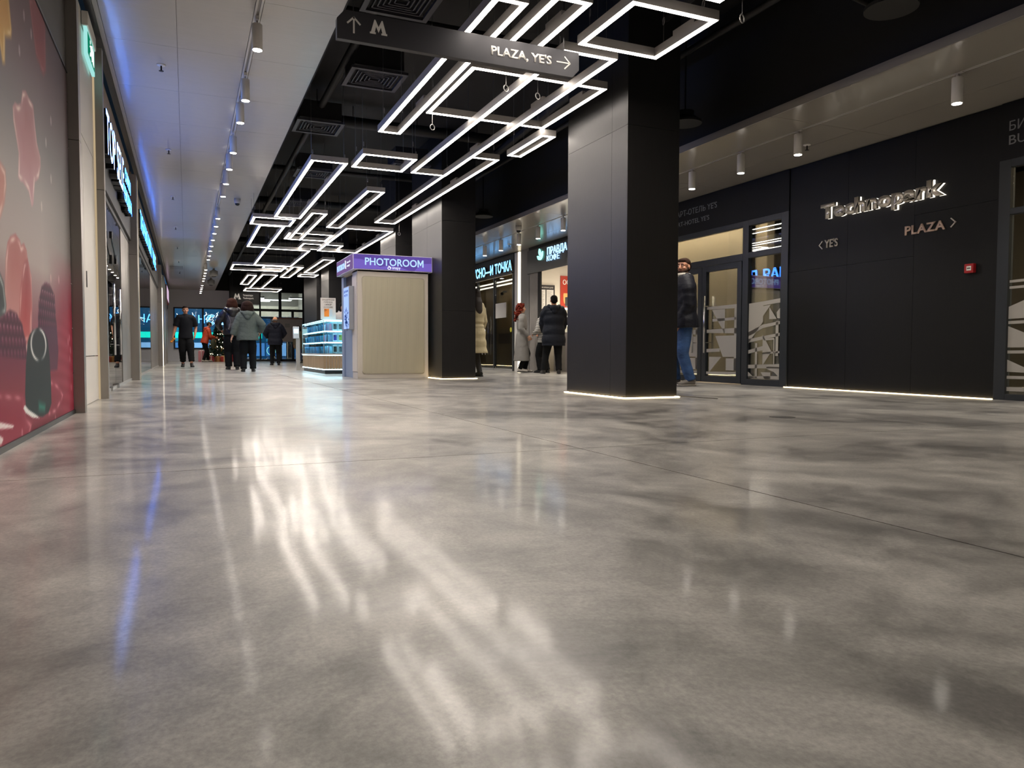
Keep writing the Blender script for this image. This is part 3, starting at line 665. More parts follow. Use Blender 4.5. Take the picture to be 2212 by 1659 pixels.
wirem = M('steel wire', '9a9896', .4, .8)
def loop(t, p, r=.03, label=None):
    a0 = random.random()*6
    MB().limb([(p[0]+r*math.cos(a)*.35, p[1]+r*math.cos(a), p[2]+r*math.sin(a)) for a in [a0+k*PI/5 for k in range(12)]], .0028, n=5).build('wire_coil', wirem, t)
def light_frame(x0, x1, y0, y1, dz, label, i):
    W = .052; H = .075; z = ZL+dz
    t = thing('frame_light', label, 'light', (x0, y0, z), 0, 'white glowing rectangular light frames on the dark ceiling'); w_ = x1-x0; l_ = y1-y0
    for q in ((0, W, 0, l_), (w_-W, w_, 0, l_), (W, w_-W, 0, W), (W, w_-W, l_-W, l_)):
        MB().box(*q, .004, H).build('profile', hous, t)
        e = .006
        MB().box(q[0]+(e if q[0] in (0, w_-W) else -e), q[1]-(e if q[1] in (W, w_) else -e), q[2]+e if q[2] != W or 1 else 0, q[3]-e, 0, .006).build('diffuser', ledm, t)
    random.seed(i)
    for cx, cy in ((.03, .15), (w_-.03, .15), (.03, l_-.15), (w_-.03, l_-.15)):
        MB().limb([(cx, cy, H), (cx, cy, 4.3-z)], .0022, n=4).build('cable', wirem, t)
        if i < 12 or cx > .1: loop(t, (cx+.02, cy+.03, H+random.uniform(.03, .25)))
    for k in range(2 if l_ > 1.5 else 1):
        yy = l_*(.3+.4*k)
        MB().box(w_-.045, w_-.008, yy, yy+.28, H, H+.045).build('driver_box', hous, t)
    return t
FRAMES[5] = (3.80, 4.00, 7.87, 8.87, 0, 'short glowing frame half hidden behind the nearest column')
for i, f in enumerate(FRAMES): light_frame(*f, i)
light_frame(3.0, 3.565, 2.2, 4.42, 0, 'glowing frame whose corner just enters at the very top', 40)
for i, q in enumerate(((1.9, 2.3, .6, 3.2),)):  # unseen frame added overhead to light the near floor
    light_frame(*q, 0, 'added glowing light frame overhead, unseen %s' % ('just behind the viewer', 'farther back behind the viewer', 'long and narrow behind the viewer')[i], 41+i)
# frames of the glass vestibule
for i, q in enumerate(((2.6, 3.7, 40.2, 40.7), (3.5, 5.2, 41.3, 41.9), (2.6, 4.2, 42.4, 43.0), (4.9, 5.8, 39.9, 40.4))):
    t = light_frame(*q, .25, 'glowing light frame inside the glass vestibule, %s' % ('nearest the left post', 'in the middle', 'deepest inside', 'at its right side')[i], 60+i)
# loose suspension wires with coils hanging from the ceiling
for i, (x, y, zb, lb) in enumerate(((3.753, 4.4, 2.90, 'hanging wire with a ring at the top right, right of the square light frame'), (2.498, 7.9, 2.92, 'hanging wire with a coil below the widest light frame'),
        (2.818, 6.6, 2.97, 'hanging wire with a coil below the direction sign'), (4.0, 14.9, 2.87, 'hanging wire with a ring above the photo booth'), (3.2, 6.7, 2.98, 'short hanging wire with a hook right of the coil below the sign'))):
    t = thing('suspension_wire', lb, 'wire', (x, y, zb), 0, 'loose suspension wires with coils'); MB().limb([(0, 0, .03), (0, 0, 4.3-zb)], .0025, n=5).build('wire', wirem, t)
    MB().limb([(.028*math.cos(a), .01*math.cos(a), .03*math.sin(a)) for a in [k*PI/6 for k in range(13)]], .005, n=6).build('coil', wirem, t)
# ================================================================ DIRECTION SIGN
signb = M('sign graphite', '35353a', .42, .25); signw = M('sign lettering', 'd8d6d2', .5)
t = thing('direction_sign', 'long hanging dark direction sign with arrows and PLAZA, YE\'S lettering', 'sign', (.997, 5.35, 2.66))
MB().prism([(0, 0), (1.865, 0), (1.925, .065), (1.925, .205), (.055, .205), (0, .14)], lambda u, v, w_: (u, w_, v), 0, .05).build('board', signb, t, bevel=.002)
letters('PLAZA, YE\'S', (1.163, -.0005, .072), (1, 0, 0), (0, 0, 1), .515, .068, .003, signw, t, bold=.028)
def stroke(parent, pts, wd, m_, nm, fn, d=.003):
    mb = MB()
    for a, b in zip(pts, pts[1:]):
        a = Vector((*a, 0)); b = Vector((*b, 0)); n_ = Vector((-(b-a).y, (b-a).x, 0)).normalized()*wd/2; ex = (b-a).normalized()*wd*.4; a2 = a-ex; b2 = b+ex
        mb.prism([((a2-n_).x, (a2-n_).y), ((b2-n_).x, (b2-n_).y), ((b2+n_).x, (b2+n_).y), ((a2+n_).x, (a2+n_).y)], fn, 0, d)
    return mb.build(nm, m_, parent)
ff = lambda u, v, w_: (u, -w_-.0005, v)
stroke(t, [(1.725, .105), (1.83, .105)], .010, signw, 'arrow', ff); stroke(t, [(1.795, .15), (1.842, .105), (1.795, .06)], .010, signw, 'arrow', ff)
stroke(t, [(.118, .055), (.118, .160)], .012, signw, 'arrow', ff, .003); stroke(t, [(.075, .118), (.118, .160), (.161, .118)], .012, signw, 'arrow', ff)
def metroM(parent, x, z, s, fn=None, m_=signw):
    pts = [(0, 0), (.34, 0), (.34, .10), (.28, .10), (.36, .42), (.50, .10), (.64, .42), (.72, .10), (.66, .10), (.66, 0), (1.0, 0), (1.0, .10), (.94, .10), (.74, .80), (.68, .80), (.50, .42), (.32, .80), (.26, .80), (.06, .10), (0, .10)]
    return MB().prism([(x+u*s, z+v*s) for u, v in pts], fn or ff, 0, .003).build('metro_symbol', m_, parent)
metroM(t, .232, .070, .125)
for x in (.12, 1.80): MB().limb([(x, .025, .2), (x, .025, 1.64)], .004, n=6).build('hanger_rod', blackgloss, t)
t = thing('direction_sign', 'far small black hanging sign with a white metro symbol', 'sign', (1.68, 33.0, 2.45))
MB().box(0, 1.15, 0, .06, 0, .72).build('board', black, t)
metroM(t, .12, .20, .30); letters('Технопарк', (.50, -.001, .34), (1, 0, 0), (0, 0, 1), .40, .07, .003, signw, t, name='lettering', single=False); letters('Technopark', (.50, -.001, .22), (1, 0, 0), (0, 0, 1), .42, .07, .003, signw, t, name='lettering', single=False)
for x in (.1, 1.05): MB().limb([(x, .03, .72), (x, .03, 1.85)], .006, n=6).build('hanger_rod', blackgloss, t)
# ================================================================ TRACK LIGHTS
def tracklight():
    t = thing('track_spotlight', 'x', 'light'); wh = M('white lamp', 'c9c6c2', .4)
    MB().box(-.016, .016, -.05, .05, -.03, 0).build('adapter', wh, t); MB().box(-.008, .008, -.010, .010, -.07, -.03).build('stem', wh, t)
    MB().lathe([(.038, -.285), (.046, -.285), (.046, -.065), (.042, -.06), (0, -.06)], n=20).build('cylinder', wh, t, True)
    MB().lathe([(0, -.289), (.040, -.289), (.040, -.286), (0, -.286)], n=20).build('lamp_glass', E('lamp glass', 'fff6ea', 26.), t)
    return t
spl = bpy.data.lights.new('spot beam', 'SPOT'); spl.energy = SPOT_W; spl.spot_size = math.radians(120); spl.spot_blend = .8; spl.shadow_soft_size = .045; spl.color = (1, .93, .84)
def beam(loc):
    o = bpy.data.objects.new('spot_beam', spl); C.objects.link(o); o.location = loc
proto = None
ys_l = [6.0, 7.13, 8.6, 9.45, 10.9, 11.9, 12.95, 14.0, 16.35, 17.4, 18.45, 19.53, 20.66, 21.68, 22.76, 23.74, 26.7, 27.8, 28.8, 29.87, 30.9, 33.06, 34.2, 35.1, 36.2, 37.3]
for i, y in enumerate(ys_l):
    lb = 'white cylinder spotlight, %s along the left ceiling track from the camera' % ORD[i]
    if proto is None: proto = tracklight(); proto.location = (.62, y, 3.45); proto['label'] = lb; proto['group'] = 'spotlights on the left ceiling track'; o = proto
    else: o = clone(proto, (.62, y, 3.45), lb)
    beam((.62, y, 3.15))
for i, y in enumerate((4.6, 3.0, 1.4)):
    clone(proto, (.62, y, 3.45), 'added unseen white cylinder spotlight of the left track, %s one back from the first in view' % ORD[i]); beam((.62, y, 3.15))  # unseen spots added to carry light back past the view
t = thing('light_track', 'thin dark recessed lighting track along the white left ceiling', 'track', (.62, Y0, 3.45))
MB().box(-.032, .032, 0, Y1-Y0, .004, .02).build('channel', M('track grey', '8e8b88', .5), t)
for a in (-.03, .012): MB().box(a, a+.018, 0, Y1-Y0, -.004, .004).build('lip', M('white lamp'), t)
ys_r = [4.52, 6.38, 7.31, 8.27, 12.0, 13.05, 13.95, 14.9, 15.85]
for i, y in enumerate(ys_r):
    o = clone(proto, (6.25, y, 2.945), 'white cylinder spotlight, %s from the camera end of the right soffit track' % ORD[i]); o['group'] = 'spotlights on the right soffit track'
    for ch in o.children:
        if ch.name.startswith(('stem', 'adapter')): continue
    beam((6.25, y, 2.64))
for i, y in enumerate((2.4, .3, -1.5, 18.2, 20.5, 23, 26)): beam((6.25, y, 2.64)); o = clone(proto, (6.25, y, 2.945), 'white cylinder spotlight of the right soffit track, %s added outside the view' % ORD[i]); o['group'] = 'spotlights on the right soffit track'  # out of view spots added to brighten the floor on the right
t = thing('light_track', 'thin dark lighting track along the right soffit', 'track', (6.25, Y0, 2.925))
MB().box(-.022, .022, 0, Y1-Y0, .004, .02).build('channel', M('track dark', '55504b', .5), t)
for a in (-.022, .010): MB().box(a, a+.012, 0, Y1-Y0, -.003, .004).build('lip', M('white lamp'), t)
# sprinklers, cameras, detectors
def sprinkler(loc, label):
    t = thing('sprinkler', label, 'sprinkler', loc, 0, 'ceiling sprinkler heads')
    MB().lathe([(.045, 0), (.04, -.008), (.012, -.012)], n=16).build('rosette', whitep, t, True)
    MB().limb([(0, 0, -.01), (0, 0, -.06)], .008, n=6).build('body', M('dark bronze', '2c2825', .4, .6), t); MB().lathe([(.004, -.062), (.024, -.062), (.024, -.066), (.004, -.066)], n=10).build('deflector', M('dark bronze'), t)
for i, y in enumerate((8.69, 12.235, 15.84, 19.66, 23.3, 26.9, 30.6)): sprinkler((-.2, y, 3.45), 'small dark sprinkler head on the left white ceiling, %s from the camera' % ORD[i])
sprinkler((6.75, 6.75, 2.92), 'sprinkler head on the right soffit above the dark logo wall'); sprinkler((6.75, 12.6, 2.92), 'sprinkler head on the right soffit by the coffee shop'); sprinkler((6.75, 15.6, 2.92), 'sprinkler head on the right soffit by the food shop')
def dome(loc, label):
    t = thing('dome_camera', label, 'camera', loc); MB().lathe([(.06, 0), (.06, -.06), (.05, -.09)], n=20).build('base', M('white lamp'), t, True); MB().ball((0, 0, -.09), (.045, .045, .045), 14).build('dome', blackgloss, t, True)
dome((.95, 15.6, 3.45), 'white dome security camera on the left white ceiling'); dome((5.95, 13.3, 2.92), 'dome security camera on the right soffit, nearer one'); dome((5.95, 16.6, 2.92), 'dome security camera on the right soffit, farther one')
for i, (x, y) in enumerate(((.93, 28.9), (.94, 32.6))):
    t = thing('ceiling_speaker', ['round grey hanging speaker at the far end of the white ceiling, nearer one', 'round grey hanging speaker at the far end of the white ceiling, farther one'][i], 'speaker', (x, y, 3.45))
    MB().lathe([(.03, 0), (.05, -.05), (.14, -.09), (.14, -.24), (.10, -.28)], n=20).build('shell', M('grey plastic', '8f8f90', .5), t, True); MB().ball((0, 0, -.28), (.09, .09, .03), 12).build('grille', blackgloss, t, True)
t = thing('air_grille', 'small slotted air grille at the far left of the white ceiling', 'vent', (-.50, 28.6, 3.45))
for k in range(11): MB().box(.04*k, .04*k+.014, 0, .9, -.02, 0).build('slat', M('vent grey2', '6c6c6e', .5), t)
# exit sign
def exit_sign(loc, label):
    t = thing('exit_sign', label, 'sign', loc); MB().box(0, .05, 0, .62, .24, .36).build('housing', whitep, t, bevel=.004)
    MB().box(.012, .038, .02, .60, 0, .24).build('panel', E('exit panel', 'a5e8e2', .6), t); g = E('exit green', '0f8f6a', .45)
    MB().box(.0385, .041, .06, .56, .03, .21).build('green_field', g, t); w8 = E('exit white', 'e8fff8', .8)
    MB().ball((.043, .22, .175), (.002, .02, .02), 8).limb([(.043, .24, .15), (.043, .27, .10)], .014, n=6).limb([(.043, .27, .10), (.043, .33, .075), (.043, .33, .045)], .009, n=6).limb([(.043, .27, .10), (.043, .22, .08), (.043, .19, .05)], .009, n=6).limb([(.043, .24, .15), (.043, .19, .13)], .007, n=6).build('running_figure', w8, t)
    MB().box(.041, .043, .40, .50, .05, .19).build('door_symbol', w8, t); return t
exit_sign((-.785, 7.42, 3.02), 'glowing green and white exit sign high above the white wall panel'); exit_sign((-.785, 27.6, 2.72), 'small glowing exit sign far down the left wall')
# ================================================================ LEFT SHOP LETTERS
t = thing('shop_sign', 'thin blue white TOP letters standing off the first left shop front', 'sign', (-.79, 8.50, 2.40))
thin = E('cold white face', '6a9aff', 14.); blk = blackgloss
letters('TOP SELF', (.0, .06, .08), (0, 1, 0), (0, 0, 1), 2.25, .42, .085, thin, t, sidemat=blk)
letters('СУМКИ', (.0, 2.52, .30), (0, 1, 0), (0, 0, 1), 1.05, .17, .085, E('sky face', '3a7cff', 13.), t, bold=.01, sidemat=blk)
letters('ЧЕМОДАНЫ', (.0, 2.30, .03), (0, 1, 0), (0, 0, 1), 1.45, .18, .085, E('sky face'), t, bold=.01, sidemat=blk)
t = thing('shop_sign', 'bright blue block letters over the second left shop front', 'sign', (-.79, 14.5, 2.50))
letters('ТАБАЧНАЯ ЛАВКА', (.0, .0, .12), (0, 1, 0), (0, 0, 1), 4.6, .30, .085, E('bright sky face', '3a7cff', 9.), t, bold=.02, sidemat=blk)
letters('VAPE', (.0, 5.0, .08), (0, 1, 0), (0, 0, 1), 2.1, .34, .085, E('bright sky face'), t, bold=.02, sidemat=blk)
t = thing('shop_sign', 'small pink white lit box sign at the far end of the left wall', 'sign', (-.80, 33.6, 2.55)); MB().box(0, .10, 0, 3.2, .10, .62).build('face', E('pink face', 'f0d0ee', .5), t); MB().box(-.02, .09, -.02, 3.22, 0, .66).build('box', M('red box', '9a1c22', .4), t)
# ================================================================ LOGO WALL
satin = M('mirror letter', 'e6dfd4', .28, .75); halo = E('halo light', 'fff4e0', 1.3)
t = thing('wall_logo', 'halo lit mirror metal Technopark letters on the dark wall', 'sign', (7.42, 7.13, 2.15))
letters('Technopark', (-.035, -.02, 0.0), (0, -1, 0), (0, 0, 1), 1.66, .185, .03, satin, t, bold=.045, sidemat=M('letter flank', '8c867c', .3, .8))
letters('Technopark', (-.006, -.02, 0.0), (0, -1, 0), (0, 0, 1), 1.66, .185, .018, halo, t, name='halo_back', bold=.035)
t = thing('wall_lettering', 'metal YE\'S lettering with an arrow pointing away on the dark wall', 'sign', (7.42, 7.12, 1.79))
letters('YE\'S', (-.001, -.03, 0), (0, -1, 0), (0, 0, 1), .21, .10, .012, M('white metal letter', 'bdb6ac', .35, .3), t, bold=.02)
fr2 = lambda u, v, w_: (-w_-.001, -u, v)
stroke(t, [(-.01, .085), (-.055, .04), (-.01, -.005)], .012, M('white metal letter'), 'arrow', fr2, .01)
t = thing('wall_lettering', 'pinkish metal PLAZA lettering with an arrow on the dark wall', 'sign', (7.42, 5.94, 1.785))
letters('PLAZA', (-.001, 0, 0), (0, -1, 0), (0, 0, 1), .485, .10, .012, M('pink metal letter', 'c9aea0', .35, .3), t, bold=.025)
stroke(t, [(.55, .10), (.60, .055), (.55, .01)], .012, M('white metal letter'), 'arrow', fr2, .01)
dim = M('dim lettering', '77787a', .6)
t = thing('wall_lettering', 'grey apart hotel lettering above the glass doors', 'sign', (7.405, 10.38, 2.5))
letters("АПАРТ-ОТЕЛЬ YE'S", (-.001, 0, .17), (0, -1, 0), (0, 0, 1), 1.20, .085, .003, dim, t); letters("APART-HOTEL YE'S", (-.001, 0, .015), (0, -1, 0), (0, 0, 1), 1.02, .07, .003, dim, t)
t = thing('wall_lettering', 'grey two line lettering above the glazing at the right edge', 'sign', (7.405, 4.80, 2.5))
letters("БИЗ", (-.001, 0, .135), (0, -1, 0), (0, 0, 1), .23, .088, .003, dim, t); letters("BUS", (-.001, 0, 0.0), (0, -1, 0), (0, 0, 1), .24, .088, .003, dim, t)
t = thing('fire_alarm', 'small red fire alarm box on the dark wall', 'alarm', (7.42, 5.207, 1.287))
MB().box(-.045, 0, -.10, 0, 0, .095).build('box', M('alarm red', '9c1a1e', .4), t, bevel=.006); MB().box(-.048, -.044, -.077, -.028, .025, .07).build('window', whitep, t); MB().box(-.0495, -.0475, -.07, -.035, .042, .053).build('mark', M('alarm mark', '333333', .5), t)
t = thing('floor_drain', 'small flat metal drain cover in the concrete floor', 'drain', (3.917, 4.103, 0)); MB().lathe([(0, 0), (.09, 0), (.09, .002), (0, .002)], n=20).build('cover', M('drain metal', '4c4a48', .5, .5), t)
t = thing('steel_rod', 'thin metal strip lying on the floor beside the nearest column', 'strip', (4.78, 6.5, .004)); MB().limb([(0, 0, 0), (.06, -.55, 0)], .004, n=5).build('strip', M('drain metal'), t)
# ================================================================ PHOTO BOOTH
KX0, KX1, KY0, KY1 = 2.715, 3.985, 12.88, 14.30
t = thing('photo_booth', 'beige ribbed photo booth with a purple lit roof sign', 'booth', (KX0, KY0, 0))
bei = M('booth beige', 'cbc2b2', .55); bew = M('booth pale', 'd0c8bc', .5); rib = M('booth rib', 'c2ba9e', .55)
w_ = KX1-KX0; d_ = KY1-KY0
MB().box(0, w_, 0, .05, 0, 1.90).build('front_wall', bei, t, bevel=.004); MB().box(w_-.05, w_, .05, d_, 0, 1.9).build('side_wall', bei, t); MB().box(.05, w_, d_-.05, d_, 0, 1.9).build('rear_wall', bei, t)
MB().box(0, .05, .05, .42, 0, 1.90).build('side_wall', bew, t); MB().box(0.0, .05, 1.22, d_, 0, 1.9).build('side_wall', M('booth blue side', '8d9db5', .4), t); MB().box(.0, w_, .0, d_, 1.86, 1.92).build('roof', bei, t)
MB().box(-.012, .0, .03, .40, .12, 1.80).build('side_panel', bew, t, bevel=.01)
MB().box(.05, .06, .42, 1.22, .9, 1.9).build('curtain', M('booth curtain', '4d463f', .8), t); MB().box(.03, .05, .42, 1.22, 0, .9).build('lower_door', M('booth blue side'), t); MB().box(.4, w_-.05, .6, d_-.05, .4, .46).build('bench', bew, t)
# ribbed panel with rounded corners
px0, px1, pz0, pz1 = .085, 1.19, .085, 1.77; mb = MB(); nr = 62; st = (px1-px0)/nr
def inset(x):
    r = .05; dd = min(x-px0, px1-x)
    return r-math.sqrt(max(0, r*r-(r-dd)**2)) if dd < r else 0
for k in range(nr):
    a = px0+k*st; b = a+st*.82; i_ = inset(a+st*.36)
    mb.box(a, b, -.014, -.002, pz0+i_, pz1-i_)
mb.build('ribbed_panel', rib, t)
MB().prism([(px0-.01+.05*(1-math.cos(a)), pz0-.01+.05*(1-math.sin(a))) for a in (PI/2*k/5 for k in range(6))][::-1]+[(px1+.01-.05*(1-math.sin(a)), pz0-.01+.05*(1-math.cos(a))) for a in (PI/2*k/5 for k in range(6))]+[(px1+.01-.05*(1-math.cos(a)), pz1+.01-.05*(1-math.sin(a))) for a in (PI/2*k/5 for k in range(6))]+[(px0-.01+.05*(1-math.sin(a)), pz1+.01-.05*(1-math.cos(a))) for a in (PI/2*k/5 for k in range(6))], lambda u, v, q: (u, -q, v), 0, .006).build('panel_back', M('booth groove', 'aaa28c', .6), t)
# roof sign box: front and left faces
SX0, SX1, SY0, SZ0, SZ1 = -.085, w_+.06, -.06, 1.885, 2.155
MB().box(SX0, SX1, SY0, d_+.02, SZ0, SZ1).build('sign_box', M('sign box edge', 'c8c4d6', .4), t)
pur = E('purple face', '5e4a9a', .66); pur2 = E('violet wave', '6f5bb4', .72); pur3 = E('plum face', '755c8c', .66)
MB().box(SX0+.012, SX1-.012, SY0-.004, SY0, SZ0+.012, SZ1-.012).build('sign_face', pur, t)
MB().box(SX0-.004, SX0, SY0+.012, d_+.01, SZ0+.012, SZ1-.012).build('sign_face', pur3, t)
def wave(pts): return MB().prism(pts, lambda u, v, q: (u, -q, v), -SY0+.004, -SY0+.005).build('wave_print', pur2, t)
wave([(SX0+.012, 1.90), (.45, 1.90), (.40, 1.93), (.30, 1.99), (.18, 2.03), (.05, 2.06), (SX0+.012, 2.065)][::1]); wave([(1.0, 1.90), (SX1-.012, 1.90), (SX1-.012, 2.04), (1.18, 2.03), (1.08, 1.98)]); wave([(.30, 1.905), (.9, 1.9), (.75, 1.95), (.55, 1.965), (.42, 1.95)])
lb = E('pale blue letter', 'a9cbff', .85)
letters('PHOTOROOM', (.12, SY0-.006, 1.968), (1, 0, 0), (0, 0, 1), 1.045, .125, .006, lb, t, bold=.014)
letters('snapy', (.60, SY0-.006, 1.912), (1, 0, 0), (0, 0, 1), .145, .05, .005, E('white print', 'e9eeff', .75), t, name='lettering', single=False)
mb = MB(); mb.limb([(.545+.026*math.cos(a), SY0-.008, 1.925+.020*math.sin(a)) for a in [k*PI/5 for k in range(11)]], .006, n=5); mb.limb([(.53, SY0-.008, 1.965), (.56, SY0-.008, 1.95), (.58, SY0-.008, 1.93)], .006, n=5); mb.build('emblem', E('white print'), t)
letters('PHOTOROOM', (SX0-.006, 1.36, 1.965), (0, -1, 0), (0, 0, 1), .72, .105, .004, lb, t, bold=.03)
mb = MB(); mb.limb([(SX0-.008, .56, 2.09), (SX0-.008, .53, 2.04), (SX0-.008, .55, 2.0), (SX0-.008, .52, 1.95)], .012, n=5).build('emblem', E('white print'), t)
letters('Search', (SX0-.006, .44, 2.03), (0, -1, 0), (0, 0, 1), .30, .035, .003, E('white print'), t, name='lettering', single=False); letters('snapy', (SX0-.006, .44, 1.97), (0, -1, 0), (0, 0, 1), .26, .035, .003, E('white print'), t, name='lettering', single=False)
# tall screen on the left side
s = thing('advertising_screen', 'tall narrow blue lit screen mounted on the left side of the photo booth', 'screen', (KX0-.012, KY0+.22, .86))
MB().box(-.09, 0, 0, .48, 0, .76).build('housing', M('screen grey', '9fa3a8', .35, .5), s, bevel=.004)
MB().box(-.093, -.09, .012, .468, .015, .745).build('display', E('display blue', '9db8ff', .8), s)
letters('ДЕЛАЕМ', (-.094, .42, .66), (0, -1, 0), (0, 0, 1), .36, .035, .001, E('display dark', '24407e', .5), s, name='lettering', single=False, bold=.02); letters('ФОТО', (-.094, .40, .59), (0, -1, 0), (0, 0, 1), .30, .035, .001, E('display dark'), s, name='lettering', single=False, bold=.02)
mb = MB(); random.seed(9)
for k in range(46):
    a = random.random()*2*PI; r = random.uniform(.06, .24); y = .24+r*math.cos(a)*.8; z = .18+r*math.sin(a)*.7
    if .02 < y < .45 and .02 < z < .40: mb.limb([(-.0945, y, z), (-.0945, y+.05*math.cos(a), z+.05*math.sin(a))], .004, n=4)
mb.limb([(-.0945, .22, .10), (-.0945, .22, .2), (-.0945, .24, .26)], .016, n=5).build('printed_burst', E('display dark'), s)
t = thing('power_cable', 'short black power cable on the floor behind the photo booth', 'cable', (3.99, 12.95, 0)); MB().limb([(0, 0, .05), (.02, -.02, .012), (.05, .0, .012), (.05, .04, .06)], .006, n=6).build('cord', blackgloss, t)
# ================================================================ GLASS DISPLAY COUNTER
CX, CY, CL, CW = 2.63, 15.88, 3.12, 1.45
t = thing('display_counter', 'glass display counter full of phone accessories left of the photo booth', 'counter', (CX, CY, 0))
cool = E('cool shelf light', 'bfefff', 7.); wslat = M('counter oak slat', 'a58c6c', .5, noise=(4, .15), stretch=(1, 1, .2)); wgrey = M('ledge', 'c2bcb4', .4)
WS = .48
MB().box(.03, WS-.03, .03, CL-.03, 0, .08).box(WS-.03, CW-.03, .03, WS-.03, 0, .08).build('plinth', blackgloss, t)
for q in ((0, CW, 0, .02), (0, .02, .02, CL)): MB().box(*q, .085, .10).build('base_light', cool, t)
MB().box(.012, WS, .012, CL-.012, .10, .40).box(WS, CW-.012, .012, WS, .10, .40).build('body', wgrey, t)
for k in range(24):
    MB().box(k*.06+.004, k*.06+.052, 0, .012, .105, .385).build('oak_slat', wslat, t)
for k in range(51): MB().box(0, .012, k*.06+.004, k*.06+.052, .105, .385).build('oak_slat', wslat, t)
for q in ((.0, CW, -.003, .0), (-.003, .0, 0, CL)): MB().box(*q, .388, .398).build('ledge_light', cool, t)
MB().box(-.02, WS, -.02, CL+.02, .40, .43).box(WS, CW+.02, -.02, WS, .40, .43).build('ledge', wgrey, t)
shm = M('frost shelf', 'b9d6e2', .2); cg = glass('case glass', 'e2f4f8', .3, .02)
for z in (.67, .905, 1.125):
    MB().box(.05, .065, .05, CL-.05, z-.02, z-.008).box(.08, CW-.05, .05, .065, z-.02, z-.008).build('added_inner_light', cool, t)  # strips added under the shelves to brighten the goods inside
for z in (.67, .905):
    MB().box(.03, .30, .03, CL-.03, z-.006, z).box(.30, CW-.03, .03, .30, z-.006, z).build('shelf', shm, t)
    for q in ((.02, CW-.02, .018, .03), (.018, .03, .03, CL-.02)): MB().box(*q, z-.012, z+.004).build('shelf_light', cool, t)
MB().box(.30, WS, .30, CL-.03, .43, 1.12).box(WS, CW, .30, WS, .43, 1.12).build('inner_cabinet', M('counter inner', '9dbdcb', .4), t)
for q in ((.0, CW, .012, .018), (.012, .018, .02, CL)): MB().box(*q, 1.125, 1.14).build('top_light', cool, t)
for q in ((0, CW, 0, .006), (0, .006, .006, CL)): MB().box(*q, .43, 1.14).build('pane', cg, t)
MB().box(0, WS, 0, CL, 1.14, 1.148).box(WS, CW, 0, WS, 1.14, 1.148).build('top_pane', cg, t)
for k in range(1, 7): MB().box(.006, .30, k*CL/7, k*CL/7+.006, .43, 1.12).build('divider', cg, t)
for y in (0, CL-.01): MB().box(.0, .012, y, y+.012, .43, 1.145).build('corner_strip', M('ledge'), t)
# goods: leaning packets along the side, cards at the front
pcol = ['6f8fb0', '8ea6bd', '4d6f95', 'b7c6d4', '3f4f66', '7d95c0', 'a86f8f', '86b7c9']
protos = []
for c in pcol:
    mb = MB(); mb.box(0, .12, 0, .010, 0, .17, None)
    me = mb.mesh('packet'); me.materials.append(M('packet '+c, c, .25)); protos.append(me)
random.seed(11); shelf_n = ('bottom', 'middle', 'top')
for s, z in enumerate((.435, .675, .91)):
    for k in range(44):
        if s == 2 and k > 40: continue
        o = bpy.data.objects.new('phone_case_packet', random.choice(protos)); C.objects.link(o)
        o.location = (CX+.05+random.uniform(0, .04), CY+.10+k*.068, z); o.rotation_euler = (-.55+random.uniform(-.1, .1), 0, random.uniform(-.06, .06))
        tag(o, 'clear phone case packet on the %s counter shelf, %s from the near corner' % (shelf_n[s], nth(k+1)), 'phone case', 'leaning packets on the %s shelf of the counter' % shelf_n[s])
    for k in range(3):
        o = bpy.data.objects.new('phone_case_packet', protos[(k*3+s) % 8]); C.objects.link(o); o.location = (CX+.06+k*.03, CY+.06, z); o.rotation_euler = (0, .35, PI/2-.3)
        tag(o, '%s leaning packet at the front corner of the %s counter shelf' % (ORD[k], shelf_n[s]), 'phone case', 'corner packets on the %s shelf of the counter' % shelf_n[s])
for s, (z, cs) in enumerate(((.445, ('2d4048', '6a7f8a', '3e5058')), (.69, ('3b49b8', 'b4cf6a', '9fb2d8')), (.92, ('5f6d72', '6b787c', '57666c')))):
    for k in range(3):
        c = cs[k]; x = CX+.20+k*.115
        o = MB().box(0, .10, 0, .01, 0, .17).build('accessory_card', M('card white', 'cfdde4', .4), None, loc=(x, CY+.05, z))
        tag(o, 'white framed phone case card, %s from the left on the %s front shelf' % (ORD[k], shelf_n[s]), 'phone case', 'cards at the counter front')
        MB().box(.018, .082, -.004, 0, .022, .135).build('case', M('case '+c, c, .3), o); MB().box(.024, .045, -.006, -.004, .10, .128).build('camera_cutout', blackgloss, o)
t = thing('advertising_sheet', 'white sheet with an orange phone standing on the display counter', 'sign', (CX-.035, CY+.12, 1.15))
MB().box(0, .315, 0, .008, 0, .455).build('sheet', M('sheet white', 'c9c5c0', .5), t)
inkk = M('sheet ink', '4a4542', .6)
for s_, z, w__, h in (('ЗАЩИТНАЯ', .40, .26, .028), ('ПЛЕНКА', .35, .18, .028), ('1490Р', .295, .14, .035), ('УСТАНОВКА', .262, .19, .015), ('БЕСПЛАТНО', .238, .19, .015)):
    letters(s_, (.16-w__/2, -.001, z), (1, 0, 0), (0, 0, 1), w__, h, .001, inkk, t, name='lettering', single=False, bold=.01)
MB().box(.075, .175, -.004, 0, .06, .225).build('printed_phone', M('print orange', 'e2812a', .5), t, bevel=.002); MB().box(.19, .245, -.003, 0, .07, .22).build('printed_film', M('print pale', 'b9c4cc', .4), t)
for x, z in ((.09, .205), (.09, .18), (.115, .195)): MB().ball((x, -.005, z), (.008, .002, .008), 8).build('printed_lens', blackgloss, t)
